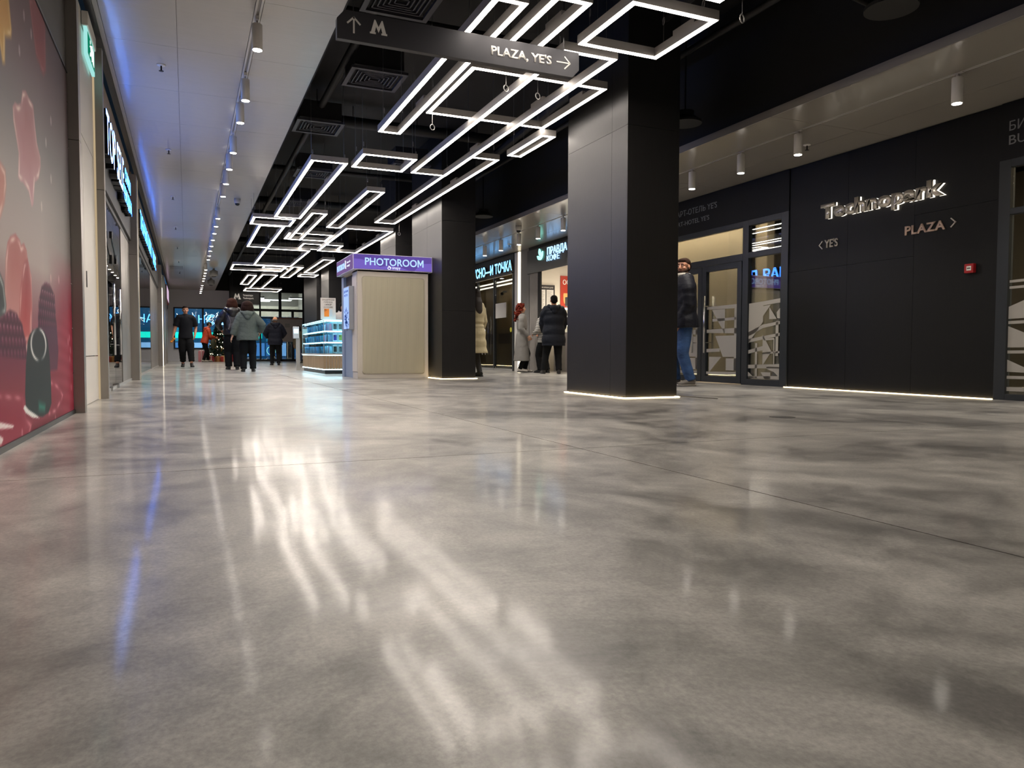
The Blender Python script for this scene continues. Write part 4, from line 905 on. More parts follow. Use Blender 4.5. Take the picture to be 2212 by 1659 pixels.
t = thing('notice_board', 'white blank notice boards hanging on the black column behind the counter', 'board', (4.03, 22.8, 1.45)); MB().box(-.02, 0, 0, 1.6, 0, .62).build('board', whitep, t); letters('ВНИМАНИЕ', (-.021, 1.1, .5), (0, -1, 0), (0, 0, 1), .4, .05, .001, inkk, t, name='lettering', single=False)
t = thing('payment_terminal', 'grey payment terminal on a post at the left end of the counter', 'terminal', (2.56, 19.35, 0))
MB().box(-.03, .06, 0, .09, 0, .82).build('post', M('terminal post', 'a29c94', .5), t); MB().box(-.10, .04, -.04, .1, .80, 1.10).build('body', M('terminal', 'c9cdd0', .4), t, bevel=.012); MB().box(-.09, .02, -.045, -.04, .93, 1.04).build('display', E('terminal display', 'c8f0f4', 1.5), t)
t = thing('info_panel', 'grey beige information panel hanging on the glass entrance', 'panel', (4.02, 39.08, .98)); MB().box(0, 1.40, 0, .03, 0, 1.22).build('board', M('panel beige', 'c4bbb4', .6), t); MB().box(0, 1.40, -.003, 0, 1.14, 1.22).build('header', M('panel header', '9a7466', .6), t); MB().box(.55, .78, -.003, 0, .72, .92).build('print', M('panel print', 'a8a39c', .6), t)
# ================================================================ CHRISTMAS TREE AND PRESENTS
t = thing('christmas_tree', 'dark green decorated christmas tree in front of the end window', 'tree', (1.40, 38.25, 0)); random.seed(2)
MB().limb([(0, 0, .02), (0, 0, 1.9)], [.035, .01], n=8).build('trunk', M('bark', '3a2a1c', .8), t); MB().lathe([(.0, 0), (.22, 0), (.05, .08)], n=10).build('stand', blackgloss, t)
mb = MB()
for k in range(6500):
    h = random.random()**1.4; z = .16+1.78*h; r = .60*(1-h)*random.uniform(.45, 1.05)+.015; a = random.random()*2*PI; p_ = Vector((r*math.cos(a), r*math.sin(a), z-.12*r))
    d = Vector((math.cos(a), math.sin(a), random.uniform(-.5, .3))).normalized()*random.uniform(.05, .12); n_ = Vector((-math.sin(a), math.cos(a), random.uniform(-1, 1)))*.020
    mb.quad(p_-n_, p_+n_, p_+d)
tag(mb.build('foliage', M('tree needles', '1f3826', .7), t), kind='stuff')
mb = MB(); bm_ = [MB().ball((0, 0, 0), .030, 8).mesh('b%d' % k) for k in range(4)]
for q, c in zip(bm_, ('d8d2c8', 'b3833a', '8e1d22', 'e9e9ef')): q.materials.append(M('bauble '+c, c, .15, .6)); 
lm = MB().ball((0, 0, 0), .014, 6).mesh('l'); lm.materials.append(E('fairy light', 'fff0cc', 14.))
for k in range(110):
    h = random.random()**1.3; z = .2+1.6*h; r = .60*(1-h)*.98+.02; a = -PI/2+random.uniform(-1.9, 1.9)
    isl = k % 3 == 0; o = bpy.data.objects.new('fairy_light' if isl else 'bauble', lm if isl else random.choice(bm_)); C.objects.link(o); o.parent = t; o.location = (r*math.cos(a), r*math.sin(a), z-.1*r)
MB().lathe([(.38, .28), (.25, .8), (.12, 1.35), (.02, 1.85)], n=14).build('inner_core', M('tree core', '101c13', .9), t)  # dark cone added inside the foliage so the bright window stays covered
MB().limb([(0, 0, 1.9), (0, 0, 2.05)], [.03, .003], n=5).build('tip_ornament', M('bauble d8d2c8'), t)
for i, (x, y, w_, h, c, rb, lb) in enumerate(((.62, 37.5, .27, .50, 'c97e84', 'e2c6c2', 'tall pink present box left of the christmas tree'), (1.02, 37.25, .26, .26, 'a32a30', 'd9b8a8', 'red present box with white ribbon under the tree'), (1.30, 37.15, .22, .22, '9c5a28', 'caa05a', 'brown gold present box under the tree middle'),
        (1.55, 37.2, .26, .25, 'b03a34', 'd8c08a', 'red present box right of the gold one under the tree'), (1.83, 37.35, .22, .30, '9a2128', 'e0d0c0', 'dark red present box at the right end of the tree'), (1.98, 37.5, .25, .62, 'b8464c', 'e6e0da', 'large red present with bow behind the right side of the tree'))):
    t = thing('present', lb, 'present', (x, y, 0), .1*i, 'presents under the christmas tree')
    MB().box(-w_/2, w_/2, -w_/2, w_/2, 0, h).build('box', M('gift '+c, c, .4), t, bevel=.006); rm = M('ribbon '+rb, rb, .35)
    MB().box(-.02, .02, -w_/2-.002, w_/2+.002, 0, h+.002).build('ribbon', rm, t); MB().box(-w_/2-.002, w_/2+.002, -.02, .02, 0, h+.002).build('ribbon', rm, t); MB().ball((-.04, 0, h+.02), (.045, .02, .025), 8).ball((.04, 0, h+.02), (.045, .02, .025), 8).build('bow', rm, t)
# ================================================================ BERRY POSTER
POSTER = [('p',[(4.95,2.43),(5.04,2.3),(5.14,2.18),(5.26,2.17),(5.29,2.15),(5.38,2.15),(5.47,2.21),(5.49,2.48),(5.38,2.61)],'6e3a40','8a3f42','a8666a',0.05),('p',[(3.95,2.05),(4.01,1.9),(4.19,1.89),(4.24,1.82),(4.29,1.84),(4.31,1.97),(4.45,2.02),(4.47,2.06),(4.42,2.19),(4.42,2.26)],'b9853e','c79a55','f0dca8',0.03),('p',[(4.7,1.84),(4.65,1.76),(4.57,1.73),(4.5,1.72),(4.44,1.68),(4.45,1.61),(4.51,1.54),(4.56,1.48),(4.53,1.35),(4.59,1.34),(4.66,1.35),(4.81,1.33),(4.89,1.26),(4.94,1.29),(5.0,1.42),(5.13,1.47),(5.2,1.55),(5.2,1.61),(5.1,1.67),(5.05,1.76),(5.01,1.86),(4.88,1.86),(4.79,1.87)],'8e5a60','b08088','f2dfdc',0.012),('d',[(4.8,2.27,0.02),(4.65,2.03,0.02),(5.0,2.25,0.02),(5.41,1.75,0.02),(5.62,1.94,0.02),(5.57,1.56,0.02),(5.2,1.32,0.02)],'d8c6c4','',None,0),('p',[(3.79,1.33),(4.13,1.34),(4.24,1.32),(4.25,1.25),(4.2,1.16),(4.1,1.07),(3.75,0.96)],'a86a60','c08070','e8c8be',0.03),('p',[(4.19,0.9),(4.24,0.98),(4.31,1.02),(4.43,1.05),(4.54,1.03),(4.56,1.01),(4.64,1.03),(4.71,1.0),(4.73,0.96),(4.83,0.87),(4.83,0.71),(4.79,0.57),(4.67,0.46),(4.32,0.46),(4.09,0.59),(4.16,0.76)],'9c4a48','d8a8a4','f4d8d2',0.015),('p',[(4.45,0.6),(4.52,0.79),(4.63,0.93),(4.73,0.96),(4.8,0.86),(4.82,0.69),(4.75,0.53),(4.55,0.48)],'8a3038','c05050','f0c8c0',0.02),('p',[(3.81,0.77),(4.07,0.82),(4.14,0.78),(4.18,0.68),(4.16,0.63),(3.78,0.58)],'1c2224','2c3436','d0d8d8',0.02),('p',[(3.77,0.5),(4.03,0.5),(4.63,0.52),(4.62,0.36),(4.58,0.24),(4.29,0.24),(4.0,0.27),(3.75,0.28)],'6c2c48','8c3040',None,0.02),('b',[(3.7,0.54),(3.95,0.58),(4.12,0.63),(4.26,0.66),(4.41,0.65),(4.54,0.6),(4.62,0.51),(4.63,0.42),(4.02,0.44),(3.69,0.44)],'7a3450','4a1a30','f0c4cc',0.02),('p',[(4.99,0.62),(5.65,0.64),(5.7,0.46),(5.64,0.34),(5.3,0.34),(4.98,0.38)],'4c2440','5c2a40',None,0.02),('b',[(4.99,0.64),(5.03,0.75),(5.13,0.84),(5.27,0.88),(5.43,0.88),(5.6,0.82),(5.63,0.67),(5.67,0.62),(5.01,0.6)],'6c2c48','3c162c','e8bcc4',0.02),('p',[(3.75,0.28),(4.0,0.28),(4.52,0.24),(4.58,0.12),(4.75,0.07),(4.61,-0.03),(3.97,-0.02),(3.71,-0.03)],'8c2038','a03048','e89aa4',0.03),('p',[(5.38,0.29),(5.65,0.25),(5.88,0.17),(5.8,0.12),(5.53,0.06),(5.26,0.06),(5.26,0.18)],'8c2038','7a1a30','f2a8b0',0.02),('p',[(4.67,0.51),(4.73,0.55),(4.84,0.58),(5.01,0.6),(5.19,0.58),(5.3,0.53),(5.35,0.43),(5.38,0.26),(5.38,0.14),(5.27,0.09),(5.06,0.08),(4.75,0.11),(4.58,0.17),(4.57,0.24),(4.61,0.39)],'23262a','1d3032',None,0.012),('p',[(4.95,0.17),(5.16,0.14),(5.14,0.11),(4.95,0.13)],'2e8a78','3aa08a',None,0.05),('r',((5.0,0.5),(0.23,0.09,0.1)),'f4f4f2','',None,0),('p',[(4.51,0.17),(4.57,0.14),(4.75,0.1),(4.96,0.08),(4.89,0.1),(4.65,0.15),(4.56,0.18)],'f0f0ee','f0f0ee',None,0.008),('p',[(3.81,0.14),(3.99,0.14),(4.28,0.1),(4.25,0.09),(3.98,0.11),(3.81,0.12)],'f6e6e6','f6e6e6',None,0.01),('p',[(3.81,0.08),(3.98,0.08),(4.05,0.06),(4.01,0.04),(3.8,0.03)],'f6e6e6','f6e6e6',None,0.01),('d',[(6.22,0.56,0.018),(6.15,0.53,0.018),(6.25,0.47,0.018),(6.22,0.41,0.018),(6.26,0.2,0.018),(5.52,0.03,0.018),(4.47,0.04,0.018),(5.47,0.92,0.018),(5.79,0.94,0.018)],'e8b8bc','',None,0)]
def poster():
    ya, yb, za, zb = 2.2, 6.375, .03, 2.497; st = .0085
    ny = int((yb-ya)/st)+1; nz = int((zb-za)/st)+1
    Y = np.linspace(ya, yb, ny); Z = np.linspace(za, zb, nz); YY, ZZ = np.meshgrid(Y, Z)
    def H(h): return np.array([int(h[i:i+2], 16)/255 for i in (0, 2, 4)])
    ks = [(.0, '7c2335'), (.35, '8e3145'), (.62, '8d5560'), (.95, 'a89a96'), (1.35, '938b89'), (1.7, '706a6d'), (2.1, '6a5559'), (2.5, '5d464b')]
    zz = np.array([k[0] for k in ks]); cc = np.array([H(k[1]) for k in ks])
    col = np.stack([np.interp(ZZ, zz, cc[:, i]) for i in range(3)], -1)
    rs = np.random.RandomState(4)
    f = np.clip((YY-5.2)/1.2, 0, 1)[..., None]
    col = col*(1-.30*f)
    lowred = (np.clip((1.15-ZZ)/.5, 0, 1)*np.clip((YY-5.35)/.6, 0, 1))[..., None]
    col = col*(1-lowred)+H('8c2138')*lowred
    stripe = .5+.5*np.sin(ZZ*70+YY*4+2*np.sin(YY*3)); m_ = (np.clip((.75-ZZ)/.2, 0, 1)*stripe*.22)[..., None]; col = col*(1-m_)+H('c06a78')*m_
    def sd(poly):
        P = np.array(poly); d = np.full(YY.shape, 9.); ins = np.zeros(YY.shape, bool)
        for i in range(len(P)):
            a = P[i]; b = P[(i+1) % len(P)]; e = b-a; wx = YY-a[0]; wy = ZZ-a[1]
            tt = np.clip((wx*e[0]+wy*e[1])/(e@e+1e-12), 0, 1); d = np.minimum(d, np.hypot(wx-e[0]*tt, wy-e[1]*tt))
            c1 = (a[1] <= ZZ) & (b[1] > ZZ); c2 = (b[1] <= ZZ) & (a[1] > ZZ); cr_ = e[0]*wy-e[1]*wx
            ins ^= (c1 & (cr_ > 0)) | (c2 & (cr_ < 0))
        return np.where(ins, -d, d)
    for kind, pts, c1, c2, hl, soft in POSTER:
        if kind == 'p':
            d = sd(pts); P = np.array(pts); z0, z1 = P[:, 1].min(), P[:, 1].max()
            g = np.clip((ZZ-z0)/(z1-z0+1e-6), 0, 1)[..., None]; base = H(c1)*g+H(c2)*(1-g)
            a = np.clip(.5-d/soft, 0, 1)[..., None]
            if hl:
                e = np.exp(-((d+.022)/.012)**2)[..., None]*(.55+.45*np.sin(YY*31+ZZ*17)[..., None]); base = base*(1-.75*e)+H(hl)*.75*e
                e2 = np.clip(1+d/.14, 0, 1)[..., None]*.25; base = base*(1-e2)+H(hl)*e2*.8
            col = col*(1-a)+base*a
        elif kind == 'r':
            P = np.array(pts[0]); r1, r2, wd = pts[1]; q = np.hypot((YY-P[0])/r1, (ZZ-P[1])/r2); a = (np.exp(-((q-1)/wd)**2)*(.5+.5*np.sin(np.arctan2(ZZ-P[1], YY-P[0])*2+1)))[..., None]; col = col*(1-a)+H(c1)*a
        elif kind == 'b':   # drupelets of a berry in an outline
            d = sd(pts); ins = np.clip(.5-d/soft, 0, 1)[..., None]; P = np.array(pts); s_ = .075
            gy = YY/s_; gz = ZZ/(s_*.8); off = (np.floor(gz) % 2)*.5; fy = (gy+off) % 1-.5; fz = gz % 1-.5; q = np.hypot(fy, fz)
            g = np.clip(1-q/.55, 0, 1)[..., None]; base = H(c2)*(1-g)+H(c1)*g
            hh = np.exp(-(((fy+.12)/.12)**2+((fz-.15)/.12)**2))[..., None]*np.clip((ZZ-P[:, 1].min())/(P[:, 1].max()-P[:, 1].min())*1.3, .2, 1)[..., None]; base = base*(1-.7*hh)+H(hl)*.7*hh
            col = col*(1-ins)+base*ins
        elif kind == 'd':
            for y_, z_, r_ in pts:
                q = np.hypot(YY-y_, (ZZ-z_)*.7)/r_; a = (np.clip(1.3-q, 0, 1)*(.3+.7*np.clip(q, 0, 1)))[..., None]; col = col*(1-a)+H(c1)*a
    col = np.clip(col, 0, 1); L_ = np.where(col <= .04045, col/12.92, ((col+.055)/1.055)**2.4)
    v = np.stack([np.full(YY.shape, 0.), YY-ya, ZZ], -1).reshape(-1, 3)
    idx = np.arange(ny*nz).reshape(nz, ny); F = np.stack([idx[:-1, :-1], idx[:-1, 1:], idx[1:, 1:], idx[1:, :-1]], -1).reshape(-1, 4)
    me = bpy.data.meshes.new('print'); me.from_pydata(v.tolist(), [], F.tolist())
    at = me.color_attributes.new('ink', 'FLOAT_COLOR', 'POINT'); at.data.foreach_set('color', np.concatenate([L_.reshape(-1, 3), np.ones((ny*nz, 1))], 1).ravel().astype(np.float32))
    mt = M('poster print', 'ffffff', .55, spec=.3); nt = mt.node_tree; a = nt.nodes.new('ShaderNodeAttribute'); a.attribute_name = 'ink'; nt.links.new(a.outputs['Color'], nt.nodes['Principled BSDF'].inputs['Base Color'])
    me.materials.append(mt); t = thing('poster', 'wall sized red poster with berries, lipstick bullets and glossy drops', 'poster', (-.777, ya, 0))
    o = bpy.data.objects.new('print', me); C.objects.link(o); o.parent = t
    MB().box(-.015, -.001, 0, yb-ya, .03, 2.497).build('board', M('poster board', '3a3234', .6), t)
    for k in range(7): MB().ball((.002, yb-ya-.03, .3+.33*k), .006, 6).build('pin', chrome, t)
poster()
# ================================================================ PEOPLE
def remesh(mb, name, voxel, mat, parent, smooth=3, matfn=None):
    me = mb.mesh('tmp'); o = bpy.data.objects.new('tmp', me); C.objects.link(o)
    r = o.modifiers.new('r', 'REMESH'); r.mode = 'VOXEL'; r.voxel_size = voxel
    if smooth: s = o.modifiers.new('s', 'SMOOTH'); s.iterations = smooth; s.factor = .5
    bpy.context.view_layer.update(); dg = bpy.context.evaluated_depsgraph_get(); out = bpy.data.meshes.new_from_object(o.evaluated_get(dg)); bpy.data.objects.remove(o)
    out.polygons.foreach_set('use_smooth', [True]*len(out.polygons)); out.materials.clear()
    for x in (mat if isinstance(mat, (list, tuple)) else [mat]): out.materials.append(x)
    n = bpy.data.objects.new(name, out); C.objects.link(n); n.parent = parent
    if matfn:
        for p in out.polygons: p.material_index = matfn(p.center)
    return n
def ik(a, b, l1, l2, pole):
    a, b, pole = Vector(a), Vector(b), Vector(pole); d = b-a; L = min(d.length, (l1+l2)*.999); dn = d.normalized()
    x = (l1*l1-l2*l2+L*L)/(2*L); h = math.sqrt(max(0, l1*l1-x*x)); pl = pole-dn*pole.dot(dn); pl.normalize()
    return a+dn*x+pl*h, a+dn*L
skinm = M('skin', 'b98468', .55); skin2 = M('pale skin', 'c99a80', .55); mouthm = M('lips', '8a4a42', .5); eyew = M('eye white', 'd8d4cc', .3); eyed = M('iris', '2a1c14', .3)
def person(label, loc, rz, H, pose, wear, skin=skinm, vox=.0085):
    """front of the figure is -y; its own right hand is at -x"""
    t = thing('person', label, 'person', loc, rz); k = H; lean = pose.get('lean', 0.)
    def up_(x, y, z):           # torso point, leaned about the hips
        zz = (z-.50)*k; return Vector((x*k, y*k-math.sin(lean)*zz, .50*k+math.cos(lean)*zz))
    hips = Vector((0, 0, .50*k)); fem = pose.get('fem', 0); sw = .104 if not fem else .092
    fl_ = pose.get('feet', ((-.055, 0, 0), (.055, 0, 0)))     # right foot, left foot: x, y (towards +y behind), lift
    legs = []
    for s, f in zip((-1, 1), fl_):
        hp = Vector((s*.052*k, 0, .49*k)); an = Vector((f[0]*k, f[1]*k+.0*k, (.045+f[2])*k)); kn, an = ik(hp, an, .235*k, .222*k, pose.get('knee', (s*.08, -1, 0))); legs.append((hp, kn, an, s, f))
    hd = pose.get('hands', ((-.15, -.02, .44), (.15, -.02, .44))); arms = []
    for s, h_ in zip((-1, 1), hd):
        sh = up_(s*sw, .005, .805); tgt = Vector((h_[0]*k, h_[1]*k, h_[2]*k)); el, wr_ = ik(sh, tgt, .172*k, .150*k, pose.get('elbow', (s*.5, .8, -.2)) if not pose.get('elbow') else (s*pose['elbow'][0], pose['elbow'][1], pose['elbow'][2])); arms.append((sh, el, wr_, s))
    # --- head frame
    ht = pose.get('turn', 0.); nod = pose.get('nod', 0.); neck = up_(0, .012, .845); hc = neck+Vector((0, -math.sin(lean+nod*.6)*.085*k, .088*k)); R = Matrix.Rotation(ht, 3, 'Z') @ Matrix.Rotation(nod+lean*.5, 3, 'X')
    hr = .064*k
    def hp_(x, y, z): return hc+R @ Vector((x*k, y*k, z*k))
    mb = MB(); sd = Vector((1, 0, 0))
    mb.limb([up_(0, 0, .47), up_(0, 0, .52), up_(0, 0, .60), up_(0, 0, .70), up_(0, .0, .77), up_(0, .005, .82), up_(0, .01, .845)], [(.085*k, .062*k), (.092*k, .066*k), (.078*k, .056*k), (.09*k, .062*k), (.10*k, .06*k), (.07*k, .045*k), (.036*k, .034*k)], sd, 16)
    mb.limb([up_(0, .01, .82), neck, hc-Vector((0, 0, .02*k))], [.034*k, .031*k, .033*k], sd, 12)
    mb.ball(hp_(0, .006, .018), (.044*k, .056*k, .050*k), 20, R); mb.ball(hp_(0, -.010, -.018), (.036*k, .042*k, .042*k), 18, R); mb.ball(hp_(0, -.034, -.046), (.017*k, .014*k, .014*k), 12, R)
    mb.limb([hp_(0, -.050, .008), hp_(0, -.060, -.012), hp_(0, -.052, -.018)], [.005*k, .0085*k, .007*k], sd, 8); mb.ball(hp_(0, -.046, -.030), (.013*k, .008*k, .006*k), 10, R)
    for s in (-1, 1):
        mb.ball(hp_(s*.045, .008, -.004), (.006*k, .011*k, .018*k), 10, R); mb.ball(hp_(s*.018, -.043, .013), (.013*k, .008*k, .005*k), 8, R); mb.ball(hp_(s*.024, -.034, -.012), (.014*k, .014*k, .012*k), 8, R)
    for sh, el, wr_, s in arms:
        mb.limb([up_(s*.05, .005, .80), sh, sh.lerp(el, .5), el, el.lerp(wr_, .35), wr_], [.045*k, .034*k, .028*k, .024*k, .024*k, .0155*k], sd, 12)
        f = (wr_-el).normalized(); inn = Vector((-s, 0, 0)); nrm = (inn-f*inn.dot(f)).normalized() if abs(inn.dot(f)) < .95 else Vector((0, 0, -1)); wv = f.cross(nrm)
        if wv.y > 0: wv = -wv      # thumb side points forward
        pc = wr_+f*.026*k; mb.limb([wr_-f*.005*k, wr_+f*.022*k, wr_+f*.050*k], [(.013*k, .016*k), (.011*k, .023*k), (.010*k, .024*k)], nrm, 12)
        for q, L in zip((1.5, .5, -.5, -1.5), (.040, .046, .043, .034)):
            b = wr_+f*.048*k+wv*(q*.0122*k); c1 = pose.get('curl', .5); d1_ = (f*math.cos(c1*.5)+nrm*math.sin(c1*.5)+wv*q*.05).normalized(); d2_ = (f*math.cos(c1*1.5)+nrm*math.sin(c1*1.5)).normalized()
            mb.limb([b-f*.01*k, b+d1_*L*.5*k, b+d1_*L*.5*k+d2_*L*.5*k], [.0056*k, .0050*k, .0042*k], sd, 8)
        b = wr_+f*.016*k+wv*.018*k; mb.limb([b, b+(f*.5+wv*.75+nrm*.3).normalized()*.022*k, b+(f*.5+wv*.75+nrm*.3).normalized()*.022*k+(f*.9+wv*.2+nrm*.4).normalized()*.022*k], [.0075*k, .0062*k, .0050*k], sd, 8)
    for hp__, kn, an, s, ft in legs:
        mb.limb([hp__+Vector((0, 0, .03*k)), hp__, hp__.lerp(kn, .5), kn, kn.lerp(an, .3), kn.lerp(an, .7), an-Vector((0, 0, .01*k))], [.05*k, .052*k, .044*k, .032*k, .033*k, .025*k, .020*k], sd, 12)
        yaw = pose.get('toe', .12)*s; fd = Vector((math.sin(yaw), -math.cos(yaw), -ft[2]*3)).normalized(); mb.limb([an-fd*.022*k-Vector((0, 0, .02*k)), an+fd*.03*k-Vector((0, 0, .02*k)), an+fd*.095*k-Vector((0, 0, .033*k))], [(.02*k, .02*k), (.022*k, .02*k), (.02*k, .011*k)], sd, 10)
    remesh(mb, 'body', vox, skin, t, 2)
    for s in (-1, 1):
        MB().ball(hp_(s*.0175, -.0465, .006), (.0068*k, .004*k, .0038*k), 10, R).build('eye', eyew, t, True); MB().ball(hp_(s*.0175, -.0500, .006), (.0030*k, .002*k, .0032*k), 8, R).build('pupil', eyed, t, True)
        MB().limb([hp_(s*.028, -.045, .017), hp_(s*.018, -.050, .020), hp_(s*.008, -.050, .018)], .0028*k, n=6).build('eyebrow', wear.get('hairm', M('dark hair', '1a1310', .85, spec=.15)), t, True)
    MB().limb([hp_(-.013, -.050, -.031), hp_(0, -.0545, -.030), hp_(.013, -.050, -.031)], [.0015*k, .0036*k, .0015*k], n=8).build('mouth', mouthm, t, True)
    # --- trousers
    tm = wear.get('trousers'); tw = wear.get('trouser_w', 1.0)
    if tm:
        mb = MB(); mb.limb([up_(0, 0, .60), up_(0, .0, .55), up_(0, .004, .50), up_(0, .004, .46)], [(.086*k, .066*k), (.094*k, .072*k), (.101*k, .078*k), (.085*k, .066*k)], sd, 18)
        for hp__, kn, an, s, ft in legs:
            a2 = an+Vector((0, 0, wear.get('hem_up', 0.)*k)); pts = [hp__+Vector((0, 0, .02*k)), hp__-Vector((0, 0, .03*k)), hp__.lerp(kn, .5), kn]; rr = [.058*k, .060*k, .052*k*tw, .043*k*tw]
            for j in range(1, 7): pts.append(kn.lerp(a2, j/6)); rr.append((.041-.006*j/6)*k*tw*(1+.05*((-1)**j)*(j/6)))
            mb.limb(pts, rr, sd, 16)
        remesh(mb, 'trousers', .0125, tm, t, 3)
    # --- shoes
    sm = wear.get('shoes', M('black shoe', '141414', .5))
    for hp__, kn, an, s, ft in legs:
        yaw = pose.get('toe', .12)*s; fd = Vector((math.sin(yaw), -math.cos(yaw), 0)); pit = ft[2]*2.5; fd = Vector((fd.x*math.cos(pit), fd.y*math.cos(pit), -math.sin(pit))); u_ = Vector((fd.y, -fd.x, 0)).normalized(); z_ = u_.cross(fd); z_ = z_ if z_.z > 0 else -z_; g = an-z_*.045*k; sz = wear.get('shoe_h', 1.)
        mb = MB(); mb.limb([g-fd*.034*k+z_*.030*k, g+z_*.034*k, g+fd*.045*k+z_*.028*k, g+fd*.085*k+z_*.019*k, g+fd*.112*k+z_*.015*k], [(.021*k, .026*k), (.026*k, .031*k), (.027*k, .024*k), (.029*k, .017*k), (.018*k, .012*k)], u_, 14)
        mb.limb([an-z_*.01*k, an+z_*.022*k*sz], [.027*k, .026*k], u_, 12); sh_ = remesh(mb, 'shoe', .009, sm, t, 1)
        MB().limb([g-fd*.040*k+z_*.008*k, g+z_*.008*k, g+fd*.05*k+z_*.008*k, g+fd*.09*k+z_*.008*k, g+fd*.120*k+z_*.010*k], [(.020*k, .008*k), (.026*k, .008*k), (.028*k, .008*k), (.030*k, .008*k), (.014*k, .006*k)], u_, 12).build('sole', wear.get('sole', M('dark sole', '1b1b1b', .7)), t, True)
    # --- coat or shirt
    c = wear.get('coat')
    if c:
        cm, hem, wd, sl, quilt = c['m'], c.get('hem', .46), c.get('w', 1.), c.get('sleeve', 1.), c.get('quilt', 0)
        mb = MB(); N = c.get('n', 26); pts, rr = [], []
        prof = [(.86, .040, .042), (.84, .062, .052), (.82, .100, .060), (.79, .112, .066), (.72, .106, .072), (.64, .098, .070), (.58, .100, .072), (.52, .108, .078), (.45, .110, .082), (.36, .114, .086), (.26, .122, .092), (.15, .128, .098)]
        fl2 = c.get('flare', 1.)
        zs_ = np.linspace(.865, hem, N); pz = [q[0] for q in prof][::-1]
        for j, z in enumerate(zs_):
            a = np.interp(z, pz, [q[1] for q in prof][::-1]); b = np.interp(z, pz, [q[2] for q in prof][::-1]); m_ = wd*(1+(fl2-1)*max(0, .6-z)/.3)
            if c.get('belt') and abs(z-c['belt']) < .02: m_ *= .86
            if quilt: m_ *= .97+.085*abs(math.sin(z*PI*quilt))
            if z > .80: m_ = 1+(m_-1)*.6
            lx = c.get('follow', 0.)
            pts.append(up_(0, .004+(.0 if z > .5 else lx*(.5-z)), z)); rr.append((a*m_*k, b*m_*k*(1.0 if z > .8 else 1.0)))
        mb.limb(pts, rr, sd, 24)
        for sh, el, wr_, s in arms:
            e_ = el if sl > .45 else el; aw = c.get('arm', 1.)*(.55+.45*wd); P_ = [up_(s*.045, .004, .80), sh]; Q_ = [.058*k*aw, .050*k*aw]; path = [sh.lerp(el, j/6) for j in range(1, 7)]+[el.lerp(wr_, j/6) for j in range(1, 7)]; n_ = max(3, int(round(12*sl)))
            for j, p_ in enumerate(path[:n_]):
                r0 = np.interp(j, [0, 5, 11], [.047, .041, .031])*k*aw
                if quilt: r0 *= .96+.13*abs(math.sin(j*1.57+.4))
                else: r0 *= 1+.03*math.sin(j*2.3)
                P_.append(p_); Q_.append(r0)
            mb.limb(P_, Q_, sd, 16)
        if c.get('hood'):
            hs = c.get('hoodsize', 1.); hb_ = MB()
            for q in range(7):
                a = PI*q/6; hb_.ball(up_(math.cos(a)*.060*hs, .022+math.sin(a)*.050*hs, .862-.012*math.sin(a)), (.026*k*hs, .026*k*hs, .024*k*hs), 12)
            hb_.ball(up_(0, .072*hs, .835), (.056*k*hs, .030*k*hs, .040*k*hs), 16); hb_.ball(up_(0, .080*hs, .795), (.036*k*hs, .020*k*hs, .034*k*hs), 14)
            remesh(hb_, 'hood', .010, cm, t, 2)
        mb.limb([up_(0, .008, .84), up_(0, .010, .868)], [(.050*k, .048*k), (.046*k, .044*k)], sd, 18)
        remesh(mb, c.get('name', 'coat'), .011 if H*1 > 0 else .01, cm, t, c.get('smooth', 2))
        if c.get('trim'):
            MB().limb([hc+R @ Vector((math.cos(a)*.066*k, (.028-.010*math.sin(a))*k, (-.072+.018*math.sin(a))*k)) for a in [j*PI/9 for j in range(19)]], [.020*k*(1+.2*math.sin(j*2.1)) for j in range(19)], n=8).build('fur_trim', c['trim'], t, True)
        if c.get('collar'):
            MB().limb([up_(math.cos(a)*.05, .006+math.sin(a)*.047, .866) for a in [j*PI/10 for j in range(21)]], .017*k, n=8).build('collar', c['collar'], t, True)
    # --- hair
    hm = wear.get('hairm', M('dark hair', '1a1310', .85, spec=.15)); st = wear.get('hair', 'short'); mb = MB(); hz = wear.get('hairsize', 1.)
    if st in ('short', 'shortback'):
        for a_, b_, c_, r_ in ((0, .012, .030, (.0475, .056, .043)), (0, .030, .008, (.046, .040, .048)), (0, -.022, .046, (.036, .030, .020))): mb.ball(hp_(a_, b_, c_), tuple(q*k for q in r_), 16, R)
    elif st == 'full':
        for a_, b_, c_, r_ in ((0, .014, .030, (.062, .066, .052)), (0, .036, -.005, (.068, .046, .062)), (-.044, .018, -.026, (.026, .040, .050)), (.044, .018, -.026, (.026, .040, .050)), (0, -.025, .048, (.038, .030, .020))): mb.ball(hp_(a_*hz, b_, c_), tuple(q*k*hz for q in r_), 16, R)
    elif st == 'long':
        for a_, b_, c_, r_ in ((0, .012, .030, (.052, .060, .046)), (0, .036, -.01, (.052, .036, .060))): mb.ball(hp_(a_, b_, c_), tuple(q*k for q in r_), 16, R)
        mb.limb([hp_(0, .042, -.02), hp_(0, .060, -.08), up_(0, .085, .76), up_(0, .080, .70)], [(.05*k, .026*k), (.056*k, .026*k), (.05*k, .020*k), (.03*k, .012*k)], sd, 12)
    elif st == 'curly':
        rs = random.Random(8)
        for j in range(260):
            a = rs.uniform(0, 2*PI); zz = rs.uniform(-.19, .070); rr_ = (.058 if zz > -.03 else .078)+rs.uniform(-.012, .014); 
            x = math.cos(a)*rr_; y = .014+math.sin(a)*rr_*1.05
            if y < -.018 and zz < .045: continue
            if zz > .04: x *= .7; y *= .7
            mb.ball(hp_(x, y, zz), rs.uniform(.010, .016)*k, 8)
